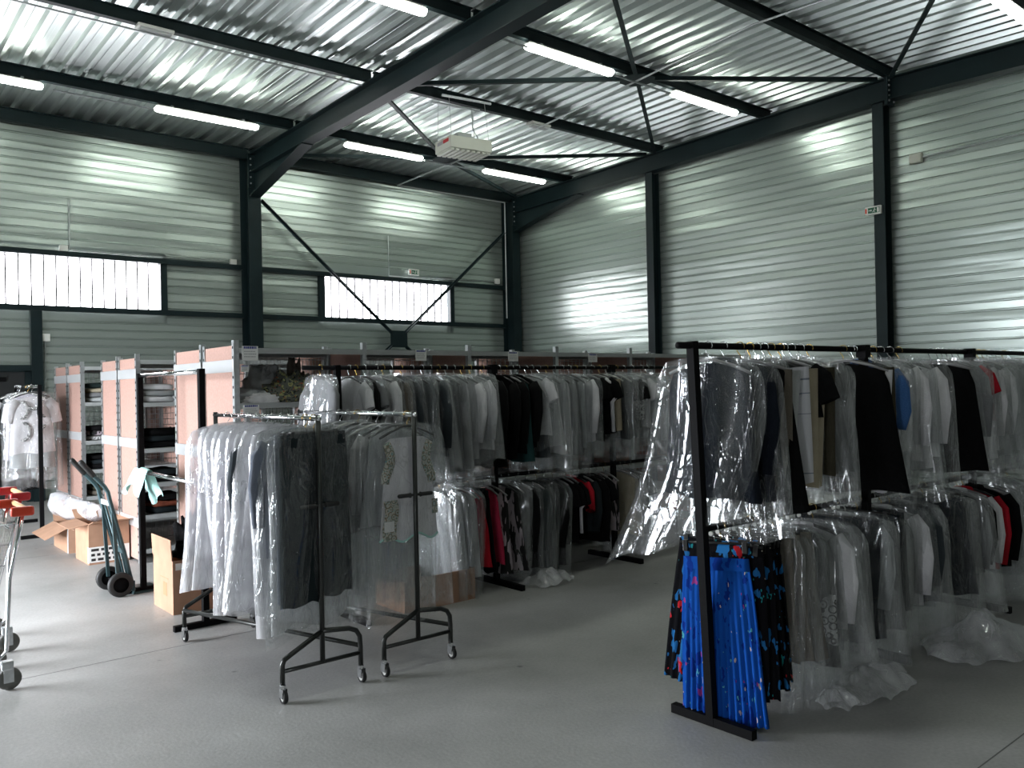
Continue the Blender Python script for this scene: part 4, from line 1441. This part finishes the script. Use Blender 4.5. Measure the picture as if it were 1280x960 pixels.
t = thing('striped_sweater', 'striped grey-and-white sweater hanging behind the printed top', 'sweater', (1.98, 11.62, 1.76), -0.3, 'clothes on the farthest black rack')
hanger(t, 0.42, 'black', 'chrome')
part(shell(MB(), -0.115, 0.06, 1.5, 0.70, 0.42, 0.46, 1, 0.06, 0.008, 2, 1.3, 12, 8), 'body', 'cloth_black', t, True)
for s in (-1, 1):
    part(MB().tube([(s * 0.18, 0, -0.17), (s * 0.25, 0, -0.26), (s * 0.28, 0, -0.50), (s * 0.28, 0, -0.76)], [0.055, 0.062, 0.055, 0.045], 10, flat=((0, 1, 0), 0.6)), 'sleeve', 'cloth_sweater', t, True, 'striped sleeve')
hang('dress', 'lilac', 0.9, 1, (2.06, 11.42, 1.76), -0.25, 'the near post, farthest black rack', 2, 'clothes on the farthest black rack', 21.3, film_L=1.1)
hang('dress', 'black', 1.3, 0, (2.05, 11.9, 1.76), -0.2, 'the near post, farthest black rack', 4, 'clothes on the farthest black rack', 22.3)


# ------------------------------------------------------------------ cardboard boxes
def open_box(label, x0, y0, x1, y1, h, flaps, rotz=0.0, name='cardboard_box'):
    cx, cy = (x0 + x1) / 2, (y0 + y1) / 2
    hx, hy = (x1 - x0) / 2, (y1 - y0) / 2
    t = thing(name, label, 'box', (cx, cy, 0), rotz)
    th = 0.006
    sides = MB()
    sides.box(-hx, -hy, 0, -hx + th, hy, h).box(hx - th, -hy, 0, hx, hy, h)
    sides.box(-hx + th, -hy, 0, hx - th, -hy + th, h).box(-hx + th, hy - th, 0, hx - th, hy, h).box(-hx + th, -hy + th, 0, hx - th, hy - th, 0.008)
    part(sides, 'carton_body', 'cardboard', t)
    for side, length, ang in flaps:
        # flap hinged on the top edge, ang = how far it has fallen outwards from upright
        dz, do = length * math.cos(ang), length * math.sin(ang)
        if side in 'xX':
            s = -1 if side == 'x' else 1
            p = [(s * hx, -hy, h), (s * hx, hy, h), (s * (hx + do), hy * 0.98, h + dz), (s * (hx + do), -hy * 0.98, h + dz)]
            nrm = Vector((s * math.cos(ang), 0, -math.sin(ang))) * th
        else:
            s = -1 if side == 'y' else 1
            p = [(-hx, s * hy, h), (hx, s * hy, h), (hx * 0.98, s * (hy + do), h + dz), (-hx * 0.98, s * (hy + do), h + dz)]
            nrm = Vector((0, s * math.cos(ang), -math.sin(ang))) * th
        part(MB().prism(p, (0, 0, 0), nrm), 'flap', 'cardboard', t)
    return t, hx, hy


b1, hx, hy = open_box('low open cardboard box spilling film wrap, farther of the two by the shelving', 2.10, 9.72, 2.44, 10.38, 0.27, [('x', 0.24, 2.0), ('y', 0.24, 1.55), ('Y', 0.2, 0.6)])
part(MB().box(-hx - 0.001, -hy + 0.0, 0.0, -hx, -hy + 0.05, 0.27), 'tape', 'strap_grey', b1)
b2, hx, hy = open_box('open cardboard box with a printed band low on its side, behind the hand truck', 2.10, 8.90, 2.47, 9.42, 0.40, [('x', 0.17, 1.75), ('X', 0.10, 0.5), ('y', 0.15, 1.35), ('Y', 0.17, 1.1)])
pr = MB()
for sx in range(2):
    for r in range(3):
        for q in range(3):
            pass
band = part(MB().box(-hx - 0.001, -hy - 0.001, 0.02, hx, -hy, 0.17), 'print_band', 'paper', b2)
tx = MB()
rng = random.Random(3)
for r in range(3):
    xx = -hx + 0.02
    while xx < hx - 0.05:
        ww = rng.uniform(0.03, 0.07)
        tx.box(xx, -hy - 0.002, 0.035 + r * 0.047, xx + ww, -hy - 0.001, 0.06 + r * 0.047)
        xx += ww + 0.02
o = part(tx, 'print_text', 'print_black', band)
o['kind'] = 'stuff'
part(MB().box(-hx - 0.002, -hy, 0.02, -hx, -hy + 0.045, 0.17), 'print_band', 'paper', b2)
b3, hx, hy = open_box('tall open cardboard box at the foot of the bagged white dresses', 2.085, 6.43, 2.42, 6.88, 0.40, [('x', 0.16, 0.05), ('X', 0.16, 0.3), ('y', 0.0001, 0)])
part(MB().box(-hx - 0.001, -0.09, 0.12, -hx, 0.0, 0.22), 'printed_square', 'cardboard_inner', b3)
part(MB().box(-hx - 0.001, -0.12, 0.25, -hx, 0.06, 0.256), 'printed_line', 'cardboard_inner', b3)
part(MB().box(-hx + 0.02, -hy - 0.002, 0.33, 0.0, -hy, 0.38), 'address_label', 'paper', b3)
b4, hx, hy = open_box('tan cardboard box on the floor under the shelving-side rack', 3.35, 5.25, 4.0, 5.65, 0.24, [('x', 0.15, 1.4)])


def crumple(name, label, cat, loc, rx, ry, rz, m, seed, amp=0.25, fr=2.6, group=None, rot=0.0):
    """A crumpled soft heap: squashed dome with ridged folds and a flat underside."""
    t = thing(name, label, cat, loc, rot, group)
    mb = MB()
    nu, nv = 34, 16

    def pt(i, j):
        a = 2 * PI * i / nu
        b = (j / nv) * PI * 0.5
        d = Vector((math.cos(a) * math.cos(b), math.sin(a) * math.cos(b), math.sin(b)))
        n = abs(nz(d.x * fr + seed, d.y * fr, d.z * fr + seed)) * 2 - 0.4 + 0.5 * nz(d.x * fr * 2.7, d.y * fr * 2.7 + seed, d.z * 4)
        k = 1 + amp * n
        return (d.x * rx * k, d.y * ry * k, max(0.0, d.z * rz * k) + (0.0 if j else 0.0))
    mb.grid(pt, nu, nv, True)
    mb.add([(math.cos(2 * PI * i / nu) * rx * 0.6, math.sin(2 * PI * i / nu) * ry * 0.6, 0.0) for i in range(nu)], [tuple(range(nu))])
    part(mb, 'cloth_heap' if 'film' not in name else 'film_heap', m, t, True)
    return t


t = thing('film_roll', 'crumpled roll of white film wrap lying across the two open boxes', 'film wrap', (2.30, 9.75, 0.40), 0.0)
pts = [(-0.20, 0.38, 0.08), (-0.19, 0.30, 0.09), (-0.15, 0.1, 0.06), (-0.08, -0.15, 0.05), (-0.03, -0.36, 0.05), (0.0, -0.48, 0.05)]
mb = MB()
n = 14


def roll_pt(i, j):
    q = j / 20 * (len(pts) - 1)
    a = min(int(q), len(pts) - 2)
    p = Vector(pts[a]).lerp(Vector(pts[a + 1]), q - a)
    an = 2 * PI * i / n
    r = (0.13 - 0.05 * j / 20) * (1 + 0.35 * nz(math.cos(an) * 1.5, math.sin(an) * 1.5 + j * 0.15, 2.0)) * (0.55 if j in (0, 20) else 1)
    return (p.x + r * 0.9 * math.cos(an), p.y + 0.02 * math.sin(an * 3), p.z + r * math.sin(an))


mb.grid(roll_pt, n, 20, True)
part(mb, 'film_heap', 'film_wrap', t, True)
crumple('black_bag', 'crumpled black bag sticking out of the tall cardboard box', 'bag', (2.36, 6.78, 0.36), 0.13, 0.12, 0.30, 'cloth_black', 4.4, 0.35)

# ------------------------------------------------------------------ hand truck
t = thing('hand_truck', 'blue-grey steel hand truck with two black wheels and black grips', 'hand truck', (1.98, 7.5, 0))
for s, yy in ((1, 0.145), (-1, -0.145)):
    rail = part(MB().tube([(-0.28, yy, 1.10), (-0.20, yy, 1.0), (-0.12, yy, 0.905), (-0.095, yy, 0.86), (-0.08, yy, 0.78), (0.02, yy, 0.36), (0.09, yy, 0.03)], 0.0165, 10), 'frame_tube', 'truck_blue', t, True)
    part(MB().tube([(-0.30, yy, 1.125), (-0.29, yy, 1.113), (-0.205, yy, 1.006), (-0.195, yy, 0.994)], [0.017, 0.021, 0.021, 0.018], 10), 'hand_grip', 'rubber', rail, True)
    part(MB().bar((-0.06, yy, 0.70), (-0.03, yy, 0.12), 0.025, 0.025), 'stay', 'truck_blue', t)
    wh = part(MB().lathe((-0.02, yy + s * 0.03, 0.1), (0, 1, 0), [(-0.022, 0.06), (-0.022, 0.088), (-0.012, 0.099), (0.012, 0.099), (0.022, 0.088), (0.022, 0.06)], 28), 'tyre', 'rubber', t, True)
    part(MB().lathe((-0.02, yy + s * 0.03, 0.1), (0, 1, 0), [(-0.018, 0.0), (-0.018, 0.018), (-0.012, 0.03), (-0.012, 0.062), (0.012, 0.062), (0.012, 0.03), (0.018, 0.018), (0.018, 0.0)], 24), 'wheel_rim', 'black_steel', wh, True)
for zz, xx in ((0.76, -0.075), (0.36, 0.02), (0.12, 0.075)):
    part(MB().bar((xx, -0.145, zz), (xx, 0.145, zz), 0.012, 0.04), 'crossbar', 'strap_grey' if zz > 0.7 else 'truck_blue', t)
for yy in (-0.05, 0.05):
    part(MB().tube([(-0.075, yy, 0.76), (0.02, yy, 0.36), (0.085, yy, 0.05)], 0.009, 8), 'centre_rod', 'truck_blue', t, True)
part(MB().tube([(-0.02, -0.18, 0.1), (-0.02, 0.18, 0.1)], 0.011, 8), 'axle', 'black_steel', t)
part(MB().box(0.08, -0.17, 0.004, 0.31, 0.17, 0.012).bar((0.09, -0.17, 0.06), (0.09, 0.17, 0.06), 0.008, 0.11), 'toe_plate', 'truck_blue', t)


# ------------------------------------------------------------------ shopping carts, one pushed into the other
def shopping_cart(label, x, y, z, tilt, handle_m, rim_m):
    t = thing('shopping_cart', label, 'shopping cart', (x, y, z), tilt, 'shopping carts')
    w = MB()
    W0, L0 = 0.52, 0.86   # cart stands with its handle at y=0 and its nose at y=+L0; x from -W0 to 0
    top = lambda v: 0.93 - 0.05 * v
    bot = lambda v: 0.46 + 0.12 * v
    for side in (0, 1):
        for q in range(15):
            v = q / 14
            ins = 0.05 + 0.05 * v
            xt = -0.03 - ins * 0.3 * v if side else -W0 + 0.03 + ins * 0.3 * v
            xb = -0.03 - ins if side else -W0 + 0.03 + ins
            w.tube([(xt, v * L0, top(v)), (xb, 0.10 + v * (L0 - 0.12), bot(v))], 0.0028, 5)
        for h in (0.0, 0.25, 0.5, 0.75):
            pp_ = []
            for v in (0.0, 0.5, 1.0):
                ins = 0.05 + 0.05 * v
                xt = -0.03 - ins * 0.3 * v if side else -W0 + 0.03 + ins * 0.3 * v
                xb = -0.03 - ins if side else -W0 + 0.03 + ins
                yt, yb_ = v * L0, 0.10 + v * (L0 - 0.12)
                pp_.append((xt + (xb - xt) * h, yt + (yb_ - yt) * h, top(v) + (bot(v) - top(v)) * h))
            w.tube(pp_, 0.0035, 5)
    for q in range(9):
        f = q / 8
        xa = -W0 + 0.09 + f * (W0 - 0.18)
        w.tube([(xa, 0.0, top(0) - 0.04), (xa, 0.1, bot(0)), (xa, L0 - 0.02, bot(1)), (xa, L0, top(1))], 0.0028, 5)
    o = part(w, 'wire_basket', 'chrome', t, True)
    o['kind'] = 'stuff'
    part(MB().tube([(-0.03, 0, top(0)), (-0.045, L0, top(1)), (-W0 + 0.045, L0, top(1)), (-W0 + 0.03, 0, top(0))], 0.006, 6, closed=True), 'basket_rim', 'chrome', t, True)
    hb = part(MB().tube([(-W0 + 0.04, -0.07, 1.0), (-0.04, -0.07, 1.0)], 0.015, 10), 'handle', 'tan_plastic', t, True)
    for xx in (-W0 + 0.03, -0.03):
        part(MB().rbox(xx - 0.022, -0.098, 0.968, xx + 0.022, 0.02, 1.022, 0.014), 'handle_bracket', handle_m, t, True)
        part(MB().tube([(xx, -0.04, 0.97), (xx - 0.0, 0.03, 0.62), (xx, 0.05, 0.22), (xx, 0.1, 0.165), (xx, L0 - 0.1, 0.16), (xx, L0 - 0.02, 0.2), (xx, L0, 0.30), (xx, L0 - 0.05, 0.36), (xx, 0.2, 0.36)], 0.0105, 8), 'chassis_tube', 'chrome', t, True)
    part(MB().tube([(-W0 + 0.03, L0, 0.3), (-0.03, L0, 0.3)], 0.009, 8), 'front_bar', 'chrome', t, True)
    part(MB().tube([(-W0 + 0.06, 0.02, 0.90), (-0.06, 0.02, 0.90), (-0.02, 0.12, 0.90)], 0.008, 6), 'child_seat_bar', 'chrome', t, True)
    for xx in (-W0 + 0.03, -0.03):
        for yy in (0.05, L0 - 0.06):
            fk = part(MB().rbox(xx - 0.03, yy - 0.03, 0.115, xx + 0.03, yy + 0.03, 0.165, 0.008).box(xx - 0.024, yy - 0.03, 0.045, xx - 0.018, yy + 0.02, 0.12).box(xx + 0.018, yy - 0.03, 0.045, xx + 0.024, yy + 0.02, 0.12), 'caster_fork', 'galvanised', t)
            part(MB().lathe((xx, yy - 0.01, 0.062), (1, 0, 0), [(-0.014, 0.0), (-0.015, 0.035), (-0.014, 0.055), (-0.006, 0.062), (0.006, 0.062), (0.014, 0.055), (0.015, 0.035), (0.014, 0.0)], 20), 'wheel', 'rubber_grey', fk, True)
    return t


shopping_cart('wire shopping cart with orange-red handle ends, nearer of the two carts', 0.91, 5.97, 0.0, PI / 2, 'orange_plastic', 'chrome')
shopping_cart('wire shopping cart with dark red handle ends, farther of the two carts', 1.04, 6.78, 0.0, PI / 2, 'red_plastic', 'chrome')
t = thing('flat_carton', 'white flat carton lying across the two shopping carts', 'box', (0.62, 6.08, 0.95), 0.2)
part(MB().rbox(-0.2, -0.33, 0, 0.2, 0.33, 0.04, 0.006), 'carton_body', 'paper', t)


# ------------------------------------------------------------------ clothes on the shelves
def folded(label, x, y, z, wx, wy, h, m, seed, group):
    t = thing('folded_garment', label, 'garment', (x, y, z), random.Random(int(seed * 99)).uniform(-0.12, 0.12), group)
    mb = MB()
    nu, nv = 20, 6

    def pt(i, j):
        a = 2 * PI * i / nu
        c, s = math.cos(a), math.sin(a)
        ex = 0.35
        px = math.copysign(abs(c) ** ex, c)
        py = math.copysign(abs(s) ** ex, s)
        b = j / nv
        pr = [0.55, 0.94, 1.0, 1.0, 0.97, 0.8, 0.0][j]
        zz = [0.0, 0.06, 0.3, 0.7, 0.92, 1.0, 1.0][j] * h
        k = 1 + 0.06 * nz(c * 2 + seed, s * 2, b * 3)
        return (px * wx / 2 * pr * k, py * wy / 2 * pr * k, zz * (1 + 0.25 * nz(px + seed, py * 1.5, seed)))
    mb.grid(pt, nu, nv, True)
    part(mb, 'cloth_fold', m, t, True)


def pile(x, y, z, mats, seed, where, group, wx=0.3, wy=0.36, h=0.045):
    for q, m in enumerate(mats):
        col = m.replace('cloth_', '').replace('greyswirl', 'grey patterned').replace('zebra', 'black-and-white').replace('charcoal', 'charcoal').replace('camo', 'green patterned').replace('darkgreen', 'dark green')
        folded('%s garment, %s in pile %s' % (col, ordinal(q + 1), where), x, y, z, wx, wy, h, 'cloth_' + m if not m.startswith('cloth_') else m, seed + q * 0.77, group)
        z += h * 1.02


GB = 'folded clothes on the centre shelving'
for (x, lev, ms, where) in ((2.72, 4, ['white', 'pale', 'white'], 'on centre shelving, top shelf, end'), (3.12, 4, ['pale', 'taupe'], 'on centre shelving, top shelf, inner'),
                            (2.74, 3, ['black', 'charcoal', 'black'], 'on centre shelving, second shelf, end'), (3.15, 3, ['black', 'slate'], 'on centre shelving, second shelf, inner'),
                            (2.74, 2, ['black', 'charcoal'], 'on centre shelving, third shelf, end'), (2.76, 1, ['charcoal', 'rust', 'black'], 'on centre shelving, fourth shelf, end')):
    pile(x, 8.86, LEVELS[lev] + 0.013, ms, x * 3 + lev, where, GB, 0.32, 0.42, 0.06)
for (x, lev, ms, where) in ((2.74, 4, ['pale', 'grey', 'beige', 'darkgreen'], 'on farthest shelving, top shelf'), (2.74, 3, ['greyswirl', 'zebra', 'black'], 'on farthest shelving, second shelf'),
                            (2.74, 2, ['black', 'charcoal', 'black'], 'on farthest shelving, third shelf'), (2.74, 1, ['taupe', 'olive'], 'on farthest shelving, fourth shelf')):
    pile(x, 10.98, LEVELS[lev] + 0.013, ms, x * 5 + lev, where, 'folded clothes on the farthest shelving', 0.34, 0.42, 0.055)
crumple('crumpled_garment', 'crumpled black garment dropped in a heap, centre shelving, second shelf down', 'garment', (2.98, 8.84, LEVELS[3] + 0.013), 0.15, 0.2, 0.2, 'cloth_black', 7.7, 0.3)
crumple('crumpled_garment', 'clear film bundle on the top shelf of the centre shelving', 'film wrap', (2.95, 8.74, LEVELS[4] + 0.013), 0.12, 0.12, 0.12, 'film_wrap', 8.7, 0.3)
zt = LEVELS[4] + 0.013
crumple('crumpled_garment', 'dark grey garment heaped at the end panel, signed shelving, top shelf', 'garment', (2.72, 6.48, zt), 0.18, 0.24, 0.11, 'cloth_pale', 1.2, 0.28)
crumple('crumpled_garment', 'light grey rolled garment at the front of the signed shelving, top shelf', 'garment', (2.74, 6.28, zt), 0.15, 0.07, 0.07, 'cloth_white', 2.2, 0.2)
crumple('crumpled_garment', 'green patterned garment piled highest on the signed shelving, top shelf', 'garment', (3.05, 6.40, zt), 0.27, 0.2, 0.21, 'cloth_camo', 3.2, 0.28)
crumple('crumpled_garment', 'pale grey garment leaning behind the green patterned heap', 'garment', (2.92, 6.60, zt), 0.22, 0.12, 0.28, 'cloth_pale', 5.2, 0.22)
crumple('crumpled_garment', 'grey corner of a garment standing up over the patterned heap', 'garment', (3.15, 6.56, zt), 0.1, 0.1, 0.30, 'cloth_taupe', 6.2, 0.3)
crumple('crumpled_garment', 'rust patterned garment trailing along the front of the signed shelving shelf', 'garment', (3.25, 6.32, zt), 0.26, 0.1, 0.09, 'cloth_rust', 9.2, 0.25)
for k in range(2):
    pile(2.8 + k * 0.4, 6.45, LEVELS[3] + 0.013, ['slate', 'black', 'charcoal'], k * 3.1, 'under the patterned heap, ' + ('end side' if k == 0 else 'inner side'), 'folded clothes on the signed shelving', 0.34, 0.42, 0.07)

# ------------------------------------------------------------------ loose film on the floor by the blue-skirt rack
def loose_film(label, x, y, rx, ry, h, seed, m='film_milky', rot=0.0):
    t = thing('loose_film', label, 'film wrap', (x, y, 0.002), rot)
    mb = MB()
    nu, nv = 64, 20

    def pt(i, j):
        a = 2 * PI * i / nu
        q = 1 - j / nv
        rr = q * (1 + 0.22 * nz(math.cos(a) * 1.6, math.sin(a) * 1.6, seed) + 0.06 * math.sin(7 * a + seed))
        px, py = rr * math.cos(a) * rx, rr * math.sin(a) * ry
        z = h * (1 - q) ** 0.8 * (0.7 + 0.5 * nz(px * 5, py * 5, seed)) + 0.06 * abs(nz(px * 8, py * 8, seed * 2)) + 0.012 * abs(nz(px * 22, py * 22, seed)) + 0.004
        return (px, py, max(0.003, z))
    mb.grid(pt, nu, nv, True)
    part(mb, 'film_sheet', m, t, True)


loose_film('clear film bag collapsed on the floor under the bagged navy trousers', 5.42, 2.12, 0.42, 0.26, 0.30, 1.5)
loose_film('clear film pooled on the floor under the lower rail, past the printed dress', 4.35, 2.25, 0.36, 0.16, 0.14, 2.5)
loose_film('crumpled clear film tip trailing on the floor in front of the taupe trousers', 3.98, 2.23, 0.12, 0.10, 0.12, 3.5)
loose_film('clear film pooled on the floor under the dark green coat', 4.72, 5.22, 0.26, 0.16, 0.12, 4.5)
